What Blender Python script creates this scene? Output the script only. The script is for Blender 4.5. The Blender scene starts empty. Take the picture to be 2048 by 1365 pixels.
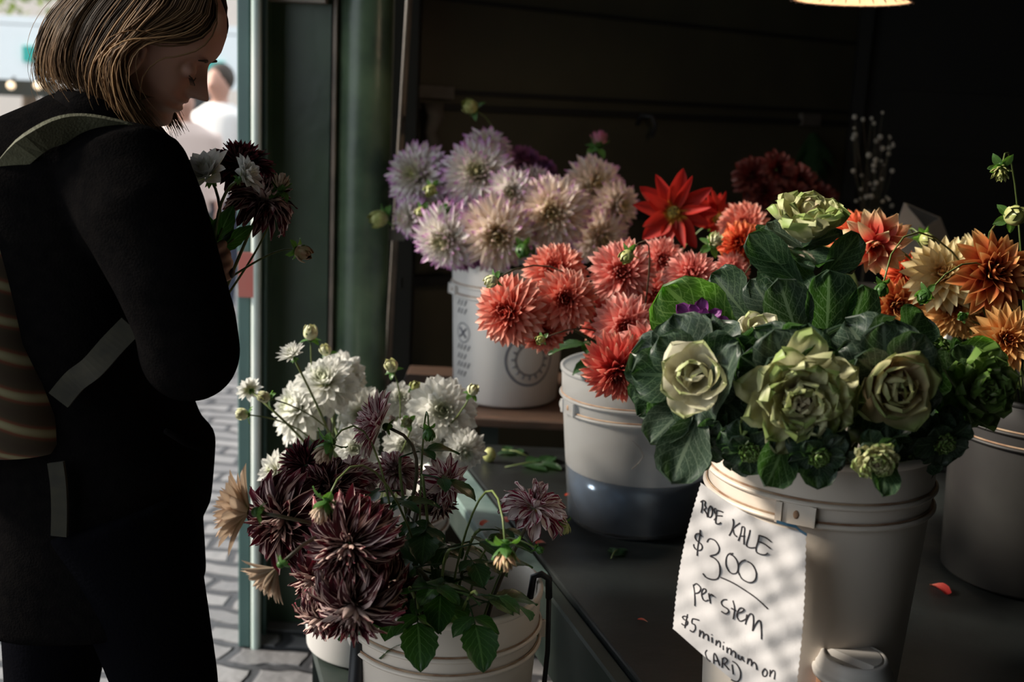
import bpy, math, random
import numpy as np
from mathutils import Vector, Matrix

random.seed(7)
RNG = np.random.default_rng(11)
S = bpy.context.scene
COL = S.collection
PI = math.pi

# ------------------------------------------------------------------ camera
F_PX = 2048 * 40.0 / 36.0
PITCH = math.radians(12.0)
ROLL = math.radians(2.8)
CAM = np.array([0.0, 0.0, 1.5])
_r0 = np.array([1.0, 0, 0]); _u0 = np.array([0, math.sin(PITCH), math.cos(PITCH)])
CF = np.array([0, math.cos(PITCH), -math.sin(PITCH)])
CR = _r0 * math.cos(ROLL) + _u0 * math.sin(ROLL)
CU = _u0 * math.cos(ROLL) - _r0 * math.sin(ROLL)
cam = bpy.data.cameras.new('camera'); camo = bpy.data.objects.new('camera', cam); COL.objects.link(camo)
cam.lens = 40; cam.sensor_width = 36; cam.clip_start = 0.05; cam.clip_end = 200
M = Matrix(((CR[0], CU[0], -CF[0], CAM[0]), (CR[1], CU[1], -CF[1], CAM[1]), (CR[2], CU[2], -CF[2], CAM[2]), (0, 0, 0, 1)))
camo.matrix_world = M
cam.dof.use_dof = True; cam.dof.focus_distance = 1.68; cam.dof.aperture_fstop = 3.6
S.camera = camo

# ------------------------------------------------------------------ world, sun, exposure
W = bpy.data.worlds.new('world'); S.world = W; W.use_nodes = True
bg = W.node_tree.nodes['Background']
bg.inputs[0].default_value = (0.86, 0.94, 1.0, 1); bg.inputs[1].default_value = 1.45
sun = bpy.data.lights.new('sun', 'SUN'); suno = bpy.data.objects.new('sun', sun); COL.objects.link(suno)
sun.energy = 6.0; sun.angle = math.radians(9.0); sun.color = (1.0, 0.90, 0.76)
SUN_FROM = Vector((-0.90, 0.02, 0.50)).normalized()
suno.rotation_euler = SUN_FROM.to_track_quat('Z', 'Y').to_euler(); suno.location = (-8, 3, 7)
S.view_settings.view_transform = 'Standard'; S.view_settings.look = 'None'
S.view_settings.exposure = 0.2; S.view_settings.gamma = 1.0; S.view_settings.use_curve_mapping = False
try:
    S.cycles.max_bounces = 8; S.cycles.transparent_max_bounces = 12
    S.cycles.sample_clamp_indirect = 4.0
except Exception:
    pass

# ------------------------------------------------------------------ mapping helpers
def ray(px, py):
    d = CF + CR * ((px - 1024.0) / F_PX) + CU * (-(py - 682.5) / F_PX)
    return d
def P(px, py, d): return CAM + ray(px, py) * d            # at a depth along the view axis
def PY(px, py, y):                                         # on the vertical plane Y = y
    d = ray(px, py); return CAM + d * (y / d[1])
def PZ(px, py, z):
    d = ray(px, py); return CAM + d * ((z - CAM[2]) / d[2])
def V3(a): return np.array(a, float)
def nrm(a):
    a = np.asarray(a, float); n = np.linalg.norm(a); return a / n if n > 0 else a
def facing(f): return nrm(V3((f[0], -f[2], f[1])))          # (right, up, towards viewer) -> world

# ------------------------------------------------------------------ materials
def new_mat(name):
    m = bpy.data.materials.new(name); m.use_nodes = True
    return m, m.node_tree, m.node_tree.nodes['Principled BSDF']
def rgb(c, a=1.0): return (c[0], c[1], c[2], a)
def N(nt, t, **kw):
    n = nt.nodes.new(t)
    for k, v in kw.items(): setattr(n, k, v)
    return n
def ramp(nt, stops):
    r = nt.nodes.new('ShaderNodeValToRGB'); e = r.color_ramp.elements
    e[0].position = stops[0][0]; e[0].color = rgb(stops[0][1])
    e[1].position = stops[-1][0]; e[1].color = rgb(stops[-1][1])
    for p, c in stops[1:-1]:
        x = e.new(p); x.color = rgb(c)
    return r
def math_node(nt, op, a, b=None, clamp=False):
    n = nt.nodes.new('ShaderNodeMath'); n.operation = op; n.use_clamp = clamp
    for i, x in enumerate((a, b)):
        if x is None: continue
        if isinstance(x, (int, float)): n.inputs[i].default_value = x
        else: nt.links.new(x, n.inputs[i])
    return n.outputs[0]
def mixc(nt, fac, a, b, mode='MIX'):
    n = nt.nodes.new('ShaderNodeMix'); n.data_type = 'RGBA'; n.blend_type = mode
    for i, x in ((0, fac), (6, a), (7, b)):
        if isinstance(x, (int, float)): n.inputs[i].default_value = x
        elif isinstance(x, tuple): n.inputs[i].default_value = rgb(x)
        else: nt.links.new(x, n.inputs[i])
    return n.outputs[2]

def mat(name, c, rough=0.6, c2=None, scale=8.0, bump=0.0, bscale=None, metal=0.0, spec=0.5, detail=4, stretch=None, sharp=(0.35, 0.65), coat=0.0):
    """plain surface with a second colour worked in by noise"""
    m, nt, b = new_mat(name)
    b.inputs['Roughness'].default_value = rough; b.inputs['Metallic'].default_value = metal
    b.inputs['Specular IOR Level'].default_value = spec; b.inputs['Coat Weight'].default_value = coat
    tc = N(nt, 'ShaderNodeTexCoord'); src = tc.outputs['Object']
    if stretch:
        mp = N(nt, 'ShaderNodeMapping'); mp.inputs['Scale'].default_value = stretch
        nt.links.new(src, mp.inputs[0]); src = mp.outputs[0]
    if c2:
        n = N(nt, 'ShaderNodeTexNoise'); n.inputs['Scale'].default_value = scale; n.inputs['Detail'].default_value = detail
        nt.links.new(src, n.inputs['Vector'])
        r = ramp(nt, [(sharp[0], c), (sharp[1], c2)]); nt.links.new(n.outputs[0], r.inputs[0])
        nt.links.new(r.outputs[0], b.inputs['Base Color'])
    else: b.inputs['Base Color'].default_value = rgb(c)
    if bump:
        n2 = N(nt, 'ShaderNodeTexNoise'); n2.inputs['Scale'].default_value = bscale or scale * 3; n2.inputs['Detail'].default_value = 5
        nt.links.new(src, n2.inputs['Vector'])
        bp = N(nt, 'ShaderNodeBump'); bp.inputs['Strength'].default_value = bump; bp.inputs['Distance'].default_value = 0.01
        nt.links.new(n2.outputs[0], bp.inputs['Height']); nt.links.new(bp.outputs[0], b.inputs['Normal'])
    return m

def thin(nt, b, color, trans, tr_color=None, rough=0.55, normal=None):
    """principled plus translucent: thin leaf or petal"""
    out = nt.nodes['Material Output']
    if isinstance(color, tuple): b.inputs['Base Color'].default_value = rgb(color)
    else: nt.links.new(color, b.inputs['Base Color'])
    b.inputs['Roughness'].default_value = rough; b.inputs['Specular IOR Level'].default_value = 0.25
    t = N(nt, 'ShaderNodeBsdfTranslucent'); tcx = color if tr_color is None else tr_color
    if isinstance(tcx, tuple): t.inputs[0].default_value = rgb(tcx)
    else: nt.links.new(tcx, t.inputs[0])
    mx = N(nt, 'ShaderNodeMixShader'); mx.inputs[0].default_value = trans
    nt.links.new(b.outputs[0], mx.inputs[1]); nt.links.new(t.outputs[0], mx.inputs[2]); nt.links.new(mx.outputs[0], out.inputs[0])
    if normal is not None:
        nt.links.new(normal, b.inputs['Normal']); nt.links.new(normal, t.inputs['Normal'])

def petal_mat(name, stops, trans=0.35, inner=None, back=None, stripe=None, hv=0.12, rough=0.55):
    m, nt, b = new_mat(name)
    uv = N(nt, 'ShaderNodeUVMap', uv_map='UV'); sx = N(nt, 'ShaderNodeSeparateXYZ'); nt.links.new(uv.outputs[0], sx.inputs[0])
    rv = N(nt, 'ShaderNodeUVMap', uv_map='rnd'); rx = N(nt, 'ShaderNodeSeparateXYZ'); nt.links.new(rv.outputs[0], rx.inputs[0])
    u, v, rnd, lay = sx.outputs[0], sx.outputs[1], rx.outputs[0], rx.outputs[1]
    uu = math_node(nt, 'ADD', u, math_node(nt, 'MULTIPLY', math_node(nt, 'SUBTRACT', rnd, 0.5), 0.22), True)
    r = ramp(nt, stops); nt.links.new(uu, r.inputs[0]); colr = r.outputs[0]
    if inner:                                              # young petals at the heart of the bloom
        f = math_node(nt, 'MULTIPLY', math_node(nt, 'SUBTRACT', 0.42, lay), 2.6, True)
        colr = mixc(nt, f, colr, inner)
    cv = N(nt, 'ShaderNodeCombineXYZ')
    nt.links.new(math_node(nt, 'MULTIPLY', v, 7.0), cv.inputs[0]); nt.links.new(math_node(nt, 'MULTIPLY', u, 1.1), cv.inputs[1])
    nt.links.new(math_node(nt, 'MULTIPLY', rnd, 53.0), cv.inputs[2])
    nz = N(nt, 'ShaderNodeTexNoise'); nz.inputs['Scale'].default_value = 1.0; nz.inputs['Detail'].default_value = 3
    nt.links.new(cv.outputs[0], nz.inputs['Vector'])
    if stripe:
        sc, lo, hi = stripe
        rr = ramp(nt, [(lo, (0, 0, 0)), (hi, (1, 1, 1))]); nt.links.new(nz.outputs[0], rr.inputs[0])
        colr = mixc(nt, rr.outputs[0], colr, sc)
    if back:
        g = N(nt, 'ShaderNodeNewGeometry')
        ed = math_node(nt, 'ABSOLUTE', math_node(nt, 'SUBTRACT', math_node(nt, 'MULTIPLY', v, 2.0), 1.0))
        er = ramp(nt, [(0.72, (0, 0, 0)), (0.9, (1, 1, 1))]); nt.links.new(ed, er.inputs[0])
        bc = mixc(nt, er.outputs[0], back, colr)
        colr = mixc(nt, g.outputs['Backfacing'], colr, bc)
    vein = ramp(nt, [(0.3, (0.82, 0.82, 0.82)), (0.7, (1, 1, 1))]); nt.links.new(nz.outputs[0], vein.inputs[0])
    colr = mixc(nt, 1.0, colr, vein.outputs[0], 'MULTIPLY')
    val = math_node(nt, 'ADD', 1.0 - hv, math_node(nt, 'MULTIPLY', rnd, 2 * hv))
    hs = N(nt, 'ShaderNodeHueSaturation'); nt.links.new(val, hs.inputs['Value']); nt.links.new(colr, hs.inputs['Color'])
    bp = N(nt, 'ShaderNodeBump'); bp.inputs['Strength'].default_value = 0.35; bp.inputs['Distance'].default_value = 0.002
    nt.links.new(nz.outputs[0], bp.inputs['Height'])
    thin(nt, b, hs.outputs[0], trans, rough=rough, normal=bp.outputs[0])
    return m

def leaf_mat(name, c, vein, trans=0.35, tr=(0.18, 0.42, 0.03), net=1.0, rough=0.42, sheen=None, spec=0.4, edge=None):
    m, nt, b = new_mat(name)
    uv = N(nt, 'ShaderNodeUVMap', uv_map='UV'); sx = N(nt, 'ShaderNodeSeparateXYZ'); nt.links.new(uv.outputs[0], sx.inputs[0])
    u = sx.outputs[0]; V = math_node(nt, 'SUBTRACT', math_node(nt, 'MULTIPLY', sx.outputs[1], 2.0), 1.0); aV = math_node(nt, 'ABSOLUTE', V)
    mid = math_node(nt, 'LESS_THAN', aV, 0.06)
    q = math_node(nt, 'MULTIPLY', math_node(nt, 'SUBTRACT', u, math_node(nt, 'MULTIPLY', aV, 0.45)), 6.0)
    fr = math_node(nt, 'FRACT', math_node(nt, 'ADD', q, 10.0))
    side = math_node(nt, 'LESS_THAN', math_node(nt, 'ABSOLUTE', math_node(nt, 'SUBTRACT', fr, 0.5)), 0.055)
    vo = N(nt, 'ShaderNodeTexVoronoi'); vo.feature = 'DISTANCE_TO_EDGE'; vo.inputs['Scale'].default_value = 9.0
    cv = N(nt, 'ShaderNodeCombineXYZ'); nt.links.new(u, cv.inputs[0]); nt.links.new(V, cv.inputs[1]); nt.links.new(cv.outputs[0], vo.inputs['Vector'])
    netm = math_node(nt, 'MULTIPLY', math_node(nt, 'LESS_THAN', vo.outputs['Distance'], 0.045), 0.55 * net)
    mask = math_node(nt, 'MAXIMUM', math_node(nt, 'MAXIMUM', mid, math_node(nt, 'MULTIPLY', side, 0.8)), netm, True)
    nz = N(nt, 'ShaderNodeTexNoise'); nz.inputs['Scale'].default_value = 5.0; nt.links.new(cv.outputs[0], nz.inputs['Vector'])
    c0 = mixc(nt, nz.outputs[0], c, tuple(x * 1.7 for x in c))
    if edge:
        er = ramp(nt, [(0.45, (0, 0, 0)), (0.95, (1, 1, 1))]); nt.links.new(math_node(nt, 'MAXIMUM', u, math_node(nt, 'MULTIPLY', aV, 0.9)), er.inputs[0])
        c0 = mixc(nt, er.outputs[0], c0, edge)
    colr = mixc(nt, mask, c0, vein)
    trc = mixc(nt, mask, tr, tuple(min(1, x * 1.9 + 0.12) for x in tr))
    bp = N(nt, 'ShaderNodeBump'); bp.inputs['Strength'].default_value = 0.5; bp.inputs['Distance'].default_value = 0.002
    nt.links.new(mask, bp.inputs['Height'])
    thin(nt, b, colr, trans, trc, rough=rough, normal=bp.outputs[0]); b.inputs['Specular IOR Level'].default_value = spec
    return m

def emis(name, c, s):
    m, nt, b = new_mat(name); b.inputs['Base Color'].default_value = rgb(c)
    b.inputs['Emission Color'].default_value = rgb(c); b.inputs['Emission Strength'].default_value = s
    return m

MT = {}
MT['lilac'] = petal_mat('petal_white_lilac', [(0.0, (0.80, 0.76, 0.42)), (0.25, (0.86, 0.82, 0.72)), (0.74, (0.88, 0.82, 0.80)), (0.90, (0.74, 0.48, 0.70)), (1.0, (0.58, 0.25, 0.56))], inner=(0.80, 0.82, 0.45), trans=0.3)
MT['cream'] = petal_mat('petal_cream_lilac', [(0.0, (0.82, 0.66, 0.25)), (0.3, (0.88, 0.76, 0.60)), (0.82, (0.90, 0.76, 0.68)), (0.94, (0.80, 0.55, 0.68)), (1.0, (0.62, 0.30, 0.56))], inner=(0.82, 0.72, 0.34), trans=0.3)
MT['mauve'] = petal_mat('petal_mauve', [(0.0, (0.5, 0.3, 0.35)), (0.5, (0.42, 0.2, 0.32)), (1.0, (0.26, 0.07, 0.25))], trans=0.25)
MT['white'] = petal_mat('petal_white', [(0.0, (0.78, 0.80, 0.50)), (0.3, (0.86, 0.86, 0.80)), (1.0, (0.90, 0.90, 0.87))], inner=(0.80, 0.84, 0.62), trans=0.5)
MT['coral'] = petal_mat('petal_coral', [(0.0, (0.62, 0.07, 0.04)), (0.45, (0.82, 0.20, 0.14)), (0.85, (0.90, 0.36, 0.27)), (1.0, (0.93, 0.56, 0.46))], inner=(0.66, 0.07, 0.05), trans=0.3)
MT['pink'] = petal_mat('petal_salmon_pink', [(0.0, (0.70, 0.10, 0.08)), (0.4, (0.84, 0.24, 0.20)), (0.85, (0.92, 0.40, 0.34)), (1.0, (0.94, 0.58, 0.50))], inner=(0.74, 0.12, 0.10), trans=0.3)
MT['deepcoral'] = petal_mat('petal_deep_coral', [(0.0, (0.40, 0.02, 0.02)), (0.5, (0.68, 0.08, 0.07)), (0.9, (0.84, 0.22, 0.16)), (1.0, (0.92, 0.50, 0.36))], inner=(0.25, 0.01, 0.01), trans=0.3)
MT['red'] = petal_mat('petal_red', [(0.0, (0.70, 0.45, 0.05)), (0.18, (0.48, 0.035, 0.02)), (1.0, (0.46, 0.020, 0.018))], trans=0.3)
MT['orange'] = petal_mat('petal_orange_red', [(0.0, (0.50, 0.04, 0.01)), (0.6, (0.78, 0.13, 0.05)), (1.0, (0.86, 0.30, 0.12))], inner=(0.6, 0.06, 0.02), trans=0.3)
MT['yellow'] = petal_mat('petal_yellow', [(0.0, (0.76, 0.30, 0.10)), (0.25, (0.87, 0.66, 0.32)), (1.0, (0.90, 0.80, 0.48))], inner=(0.85, 0.55, 0.25), trans=0.35)
MT['gold'] = petal_mat('petal_gold', [(0.0, (0.55, 0.10, 0.03)), (0.35, (0.76, 0.34, 0.10)), (1.0, (0.84, 0.52, 0.20))], inner=(0.66, 0.18, 0.05), trans=0.3)
MT['bronze'] = petal_mat('petal_bronze', [(0.0, (0.22, 0.025, 0.01)), (0.45, (0.48, 0.09, 0.03)), (0.8, (0.70, 0.26, 0.08)), (1.0, (0.88, 0.55, 0.22))], inner=(0.36, 0.05, 0.015), trans=0.25)
MT['flame'] = petal_mat('petal_flame', [(0.0, (0.55, 0.02, 0.03)), (0.4, (0.78, 0.14, 0.09)), (0.7, (0.88, 0.50, 0.28)), (1.0, (0.90, 0.72, 0.42))], trans=0.35, inner=(0.5, 0.05, 0.02))
MT['stripe'] = petal_mat('petal_burgundy_striped', [(0.0, (0.025, 0.002, 0.005)), (0.7, (0.05, 0.003, 0.009)), (1.0, (0.20, 0.015, 0.035))], stripe=((0.74, 0.54, 0.50), 0.54, 0.60), back=(0.66, 0.48, 0.42), trans=0.18, hv=0.2)
MT['stripewhite'] = petal_mat('petal_white_burgundy_edged', [(0.0, (0.42, 0.30, 0.10)), (0.3, (0.24, 0.015, 0.05)), (1.0, (0.22, 0.01, 0.04))], stripe=((0.86, 0.72, 0.70), 0.45, 0.51), trans=0.2, hv=0.15)
MT['burgundy'] = petal_mat('petal_dark_burgundy', [(0.0, (0.02, 0.002, 0.004)), (0.75, (0.05, 0.003, 0.008)), (1.0, (0.30, 0.05, 0.07))], back=(0.20, 0.08, 0.08), stripe=((0.3, 0.14, 0.13), 0.62, 0.74), trans=0.15, hv=0.2)
MT['tan'] = petal_mat('petal_faded_tan', [(0.0, (0.34, 0.30, 0.10)), (0.4, (0.40, 0.28, 0.18)), (1.0, (0.62, 0.48, 0.38))], stripe=((0.22, 0.08, 0.06), 0.60, 0.70), back=(0.58, 0.44, 0.32), trans=0.25)
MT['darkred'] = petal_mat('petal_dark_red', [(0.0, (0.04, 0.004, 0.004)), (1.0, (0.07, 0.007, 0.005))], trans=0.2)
MT['kalewhite'] = petal_mat('kale_heart_cream', [(0.0, (0.80, 0.78, 0.62)), (0.8, (0.86, 0.82, 0.66)), (0.97, (0.72, 0.72, 0.45)), (1.0, (0.5, 0.55, 0.25))], trans=0.3, hv=0.06, rough=0.4)
MT['kaleyellow'] = petal_mat('kale_heart_yellow_green', [(0.0, (0.62, 0.42, 0.36)), (0.35, (0.76, 0.72, 0.48)), (0.85, (0.68, 0.68, 0.38)), (1.0, (0.34, 0.44, 0.14))], inner=(0.60, 0.44, 0.34), trans=0.3, hv=0.08, rough=0.4)
MT['kalerose'] = petal_mat('kale_heart_rose', [(0.0, (0.42, 0.16, 0.14)), (0.45, (0.66, 0.52, 0.32)), (0.8, (0.60, 0.56, 0.30)), (1.0, (0.28, 0.34, 0.12))], inner=(0.36, 0.12, 0.12), trans=0.3, hv=0.06, rough=0.4)
MT['kalegreen'] = petal_mat('kale_heart_green', [(0.0, (0.52, 0.56, 0.34)), (0.5, (0.30, 0.42, 0.14)), (1.0, (0.16, 0.30, 0.06))], trans=0.35, hv=0.1, stripe=((0.60, 0.62, 0.40), 0.55, 0.7), rough=0.4)
MT['kalepurple'] = petal_mat('kale_heart_purple', [(0.0, (0.36, 0.08, 0.32)), (1.0, (0.22, 0.05, 0.24))], trans=0.3, hv=0.1, rough=0.4)
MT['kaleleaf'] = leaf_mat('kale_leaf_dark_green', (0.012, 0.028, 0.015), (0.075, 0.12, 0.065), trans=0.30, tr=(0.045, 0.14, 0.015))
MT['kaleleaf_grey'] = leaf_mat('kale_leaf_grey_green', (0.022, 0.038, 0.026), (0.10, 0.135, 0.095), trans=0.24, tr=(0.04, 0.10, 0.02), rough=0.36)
MT['kaleglow'] = leaf_mat('kale_leaf_green_backlit', (0.03, 0.085, 0.02), (0.22, 0.30, 0.10), trans=0.45, tr=(0.16, 0.46, 0.02))  # brighter copy of the kale leaf, backlight put into its colours
MT['leaf'] = leaf_mat('dahlia_leaf_green', (0.014, 0.040, 0.014), (0.04, 0.09, 0.03), trans=0.28, tr=(0.06, 0.22, 0.01), net=0.3, rough=0.35, spec=0.6)
MT['stem'] = mat('flower_stem_green', (0.10, 0.15, 0.04), 0.45, (0.16, 0.20, 0.06), 30)
MT['stemdark'] = mat('flower_stem_dark', (0.045, 0.05, 0.02), 0.45, (0.08, 0.05, 0.03), 30)
MT['sepal'] = leaf_mat('sepal_green', (0.05, 0.12, 0.03), (0.10, 0.20, 0.06), trans=0.3, tr=(0.16, 0.4, 0.03), net=0.0, rough=0.35)
MT['budgreen'] = mat('bud_yellow_green', (0.30, 0.34, 0.10), 0.4, (0.44, 0.44, 0.18), 60)
MT['budcream'] = mat('bud_cream', (0.62, 0.62, 0.34), 0.45, (0.76, 0.76, 0.55), 70)
MT['budpink'] = petal_mat('bud_pink_tipped', [(0.0, (0.5, 0.45, 0.2)), (0.5, (0.6, 0.35, 0.35)), (1.0, (0.55, 0.15, 0.3))], trans=0.2)
MT['budtan'] = mat('bud_tan', (0.42, 0.34, 0.16), 0.5, (0.40, 0.20, 0.12), 90)
MT['disc'] = mat('flower_disc_yellow', (0.55, 0.42, 0.05), 0.7, (0.05, 0.05, 0.02), 260, bump=0.6, bscale=300)

MT['plastic'] = mat('white_bucket_plastic', (0.70, 0.62, 0.54), 0.42, (0.42, 0.33, 0.24), 5.0, bump=0.05, bscale=40, sharp=(0.52, 0.95))
MT['plastic_clean'] = mat('white_bucket_plastic_clean', (0.72, 0.70, 0.68), 0.42, (0.58, 0.55, 0.52), 5.0, sharp=(0.5, 0.9))
MT['grime'] = mat('grimy_groove', (0.22, 0.11, 0.06), 0.8, (0.42, 0.30, 0.20), 30)
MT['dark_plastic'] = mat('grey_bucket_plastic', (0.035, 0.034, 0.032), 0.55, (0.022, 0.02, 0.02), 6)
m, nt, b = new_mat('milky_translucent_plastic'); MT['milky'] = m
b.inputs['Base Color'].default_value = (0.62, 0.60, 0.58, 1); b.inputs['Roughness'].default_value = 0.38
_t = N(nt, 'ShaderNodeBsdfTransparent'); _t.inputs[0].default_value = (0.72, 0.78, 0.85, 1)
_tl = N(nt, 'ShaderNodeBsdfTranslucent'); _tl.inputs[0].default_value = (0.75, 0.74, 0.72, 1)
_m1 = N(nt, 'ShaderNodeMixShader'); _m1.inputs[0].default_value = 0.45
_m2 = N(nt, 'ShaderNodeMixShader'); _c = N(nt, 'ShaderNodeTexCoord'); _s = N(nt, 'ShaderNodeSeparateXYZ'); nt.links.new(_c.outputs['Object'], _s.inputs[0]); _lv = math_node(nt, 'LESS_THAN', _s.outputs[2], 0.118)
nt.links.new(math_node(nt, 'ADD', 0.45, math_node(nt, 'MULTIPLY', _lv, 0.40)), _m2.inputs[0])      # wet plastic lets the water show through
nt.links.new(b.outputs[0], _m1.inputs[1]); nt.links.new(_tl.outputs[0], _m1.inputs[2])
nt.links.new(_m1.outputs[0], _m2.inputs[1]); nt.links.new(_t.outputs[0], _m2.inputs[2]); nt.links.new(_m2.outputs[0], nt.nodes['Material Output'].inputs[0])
MT['water'] = mat('murky_bucket_water', (0.09, 0.12, 0.15), 0.15, (0.11, 0.13, 0.15), 8)
MT['ink'] = mat('marker_ink', (0.012, 0.008, 0.012), 0.7)
MT['print'] = mat('faded_grey_print', (0.16, 0.17, 0.20), 0.6, (0.10, 0.10, 0.13), 20)
MT['paper'] = mat('white_paper_bag', (0.60, 0.58, 0.58), 0.75, (0.52, 0.50, 0.50), 9, bump=0.12, bscale=26)
MT['bluetape'] = mat('blue_tape', (0.02, 0.08, 0.14), 0.5)
MT['bluesticker'] = mat('bright_blue_sticker', (0.02, 0.28, 0.45), 0.5)
MT['blackrubber'] = mat('black_rubber', (0.012, 0.012, 0.014), 0.5)
MT['wire'] = mat('dull_steel_wire', (0.25, 0.25, 0.25), 0.35, metal=0.8)
MT['lid'] = mat('white_cup_lid_plastic', (0.62, 0.60, 0.58), 0.38, (0.54, 0.50, 0.46), 12)
MT['cup'] = mat('brown_paper_cup', (0.22, 0.10, 0.05), 0.8, (0.30, 0.15, 0.08), 20)
MT['slate'] = mat('dark_painted_tabletop', (0.010, 0.011, 0.011), 0.40, (0.022, 0.026, 0.026), 5, bump=0.15, bscale=25, spec=0.35)
MT['edgeteal'] = mat('teal_painted_wood', (0.10, 0.16, 0.15), 0.32, (0.22, 0.30, 0.28), 7, bump=0.1, stretch=(1, 1, 1), spec=0.6)
MT['edgedark'] = mat('dark_green_painted_wood', (0.012, 0.022, 0.018), 0.5, (0.03, 0.04, 0.034), 10, spec=0.4)
MT['ledge'] = mat('worn_brown_wood', (0.10, 0.05, 0.03), 0.6, (0.05, 0.03, 0.02), 12, bump=0.2, stretch=(1, 10, 10))
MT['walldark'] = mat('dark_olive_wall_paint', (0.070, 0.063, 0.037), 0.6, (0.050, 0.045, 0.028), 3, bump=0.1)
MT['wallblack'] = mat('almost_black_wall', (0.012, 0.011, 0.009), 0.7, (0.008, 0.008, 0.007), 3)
MT['greenpaint'] = mat('green_painted_post', (0.045, 0.085, 0.045), 0.36, (0.028, 0.055, 0.030), 6, bump=0.12, bscale=18, spec=0.55)
MT['columnpaint'] = mat('green_painted_column', (0.13, 0.20, 0.115), 0.30, (0.055, 0.09, 0.06), 8, bump=0.25, bscale=9, spec=0.6)
MT['tealpaint'] = mat('teal_painted_frame', (0.085, 0.16, 0.145), 0.35, (0.07, 0.13, 0.12), 6, spec=0.5)
MT['paletrim'] = mat('pale_painted_trim', (0.62, 0.66, 0.62), 0.3, (0.40, 0.50, 0.46), 4, stretch=(1, 1, 1), spec=0.6)
MT['tubemetal'] = mat('beige_metal_conduit', (0.30, 0.24, 0.19), 0.4, (0.18, 0.15, 0.12), 12, spec=0.5)
MT['redsign'] = mat('faded_red_notice', (0.52, 0.14, 0.11), 0.6, (0.46, 0.18, 0.15), 9)
MT['plate'] = mat('dusty_label_plate', (0.12, 0.105, 0.09), 0.6, (0.08, 0.07, 0.06), 12)
MT['cobble'] = None
MT['skin'] = None
MT['coat'] = mat('black_wool_coat', (0.0035, 0.0033, 0.0035), 1.0, (0.005, 0.0045, 0.0045), 60, bump=0.25, bscale=300, spec=0.0)
MT['trousers'] = mat('black_trousers', (0.003, 0.003, 0.004), 1.0, spec=0.0, bump=0.2, bscale=200)
MT['strapshade'] = mat('olive_webbing_shaded', (0.022, 0.020, 0.010), 0.9, (0.012, 0.011, 0.006), 40)  # darker copy of the olive webbing, shade put into its colour
MT['strap'] = mat('olive_webbing', (0.085, 0.085, 0.045), 0.8, (0.06, 0.06, 0.03), 40, bump=0.3, bscale=300)

m, nt, b = new_mat('woman_skin'); MT['skin'] = m
b.inputs['Base Color'].default_value = (0.50, 0.27, 0.20, 1); b.inputs['Roughness'].default_value = 0.5
b.inputs['Subsurface Weight'].default_value = 0.15; b.inputs['Subsurface Radius'].default_value = (0.01, 0.004, 0.002); b.inputs['Subsurface Scale'].default_value = 1.0
m, nt, b = new_mat('blonde_brown_hair'); MT['hair'] = m
_a = N(nt, 'ShaderNodeUVMap', uv_map='UV'); _s = N(nt, 'ShaderNodeSeparateXYZ'); nt.links.new(_a.outputs[0], _s.inputs[0])
_r = ramp(nt, [(0.0, (0.022, 0.012, 0.007)), (0.45, (0.06, 0.032, 0.016)), (0.8, (0.26, 0.15, 0.075)), (1.0, (0.46, 0.30, 0.16))]); nt.links.new(_s.outputs[0], _r.inputs[0])
thin(nt, b, _r.outputs[0], 0.35, rough=0.5); b.inputs['Specular IOR Level'].default_value = 0.2
m, nt, b = new_mat('striped_woven_backpack'); MT['backpack'] = m
_c = N(nt, 'ShaderNodeTexCoord'); _mp = N(nt, 'ShaderNodeMapping'); _mp.inputs['Rotation'].default_value = (0, math.radians(-25), 0)
nt.links.new(_c.outputs['Object'], _mp.inputs[0]); _w = N(nt, 'ShaderNodeTexWave'); _w.bands_direction = 'Z'; _w.inputs['Scale'].default_value = 7.5; _w.inputs['Distortion'].default_value = 0.6
nt.links.new(_mp.outputs[0], _w.inputs['Vector'])
_r = ramp(nt, [(0.0, (0.03, 0.018, 0.008)), (0.5, (0.035, 0.025, 0.01)), (0.8, (0.11, 0.03, 0.012)), (0.92, (0.16, 0.14, 0.07)), (1.0, (0.2, 0.18, 0.1))]); nt.links.new(_w.outputs[0], _r.inputs[0])
nt.links.new(_r.outputs[0], b.inputs['Base Color']); b.inputs['Roughness'].default_value = 0.9
m, nt, b = new_mat('cobblestone'); MT['cobble'] = m
_c = N(nt, 'ShaderNodeTexCoord'); _mp = N(nt, 'ShaderNodeMapping'); nt.links.new(_c.outputs['Object'], _mp.inputs[0]); _mp.inputs['Rotation'].default_value = (0, 0, 0.1)
_b = N(nt, 'ShaderNodeTexBrick'); _b.inputs['Scale'].default_value = 1.0; _b.inputs['Brick Width'].default_value = 0.21; _b.inputs['Row Height'].default_value = 0.105
_b.inputs['Mortar Size'].default_value = 0.018; _b.inputs['Mortar Smooth'].default_value = 0.5
_b.inputs['Color1'].default_value = (0.17, 0.165, 0.17, 1); _b.inputs['Color2'].default_value = (0.27, 0.26, 0.26, 1); _b.inputs['Mortar'].default_value = (0.05, 0.05, 0.055, 1)
_dn = N(nt, 'ShaderNodeTexNoise'); _dn.inputs['Scale'].default_value = 5; nt.links.new(_c.outputs['Object'], _dn.inputs['Vector'])
_va = N(nt, 'ShaderNodeVectorMath'); _va.operation = 'MULTIPLY_ADD'; _va.inputs[1].default_value = (.10, .10, 0); nt.links.new(_dn.outputs['Color'], _va.inputs[0]); nt.links.new(_mp.outputs[0], _va.inputs[2])
nt.links.new(_va.outputs[0], _b.inputs['Vector']); nt.links.new(_b.outputs[0], b.inputs['Base Color'])
_nz = N(nt, 'ShaderNodeTexNoise'); _nz.inputs['Scale'].default_value = 14; nt.links.new(_c.outputs['Object'], _nz.inputs['Vector'])
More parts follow.
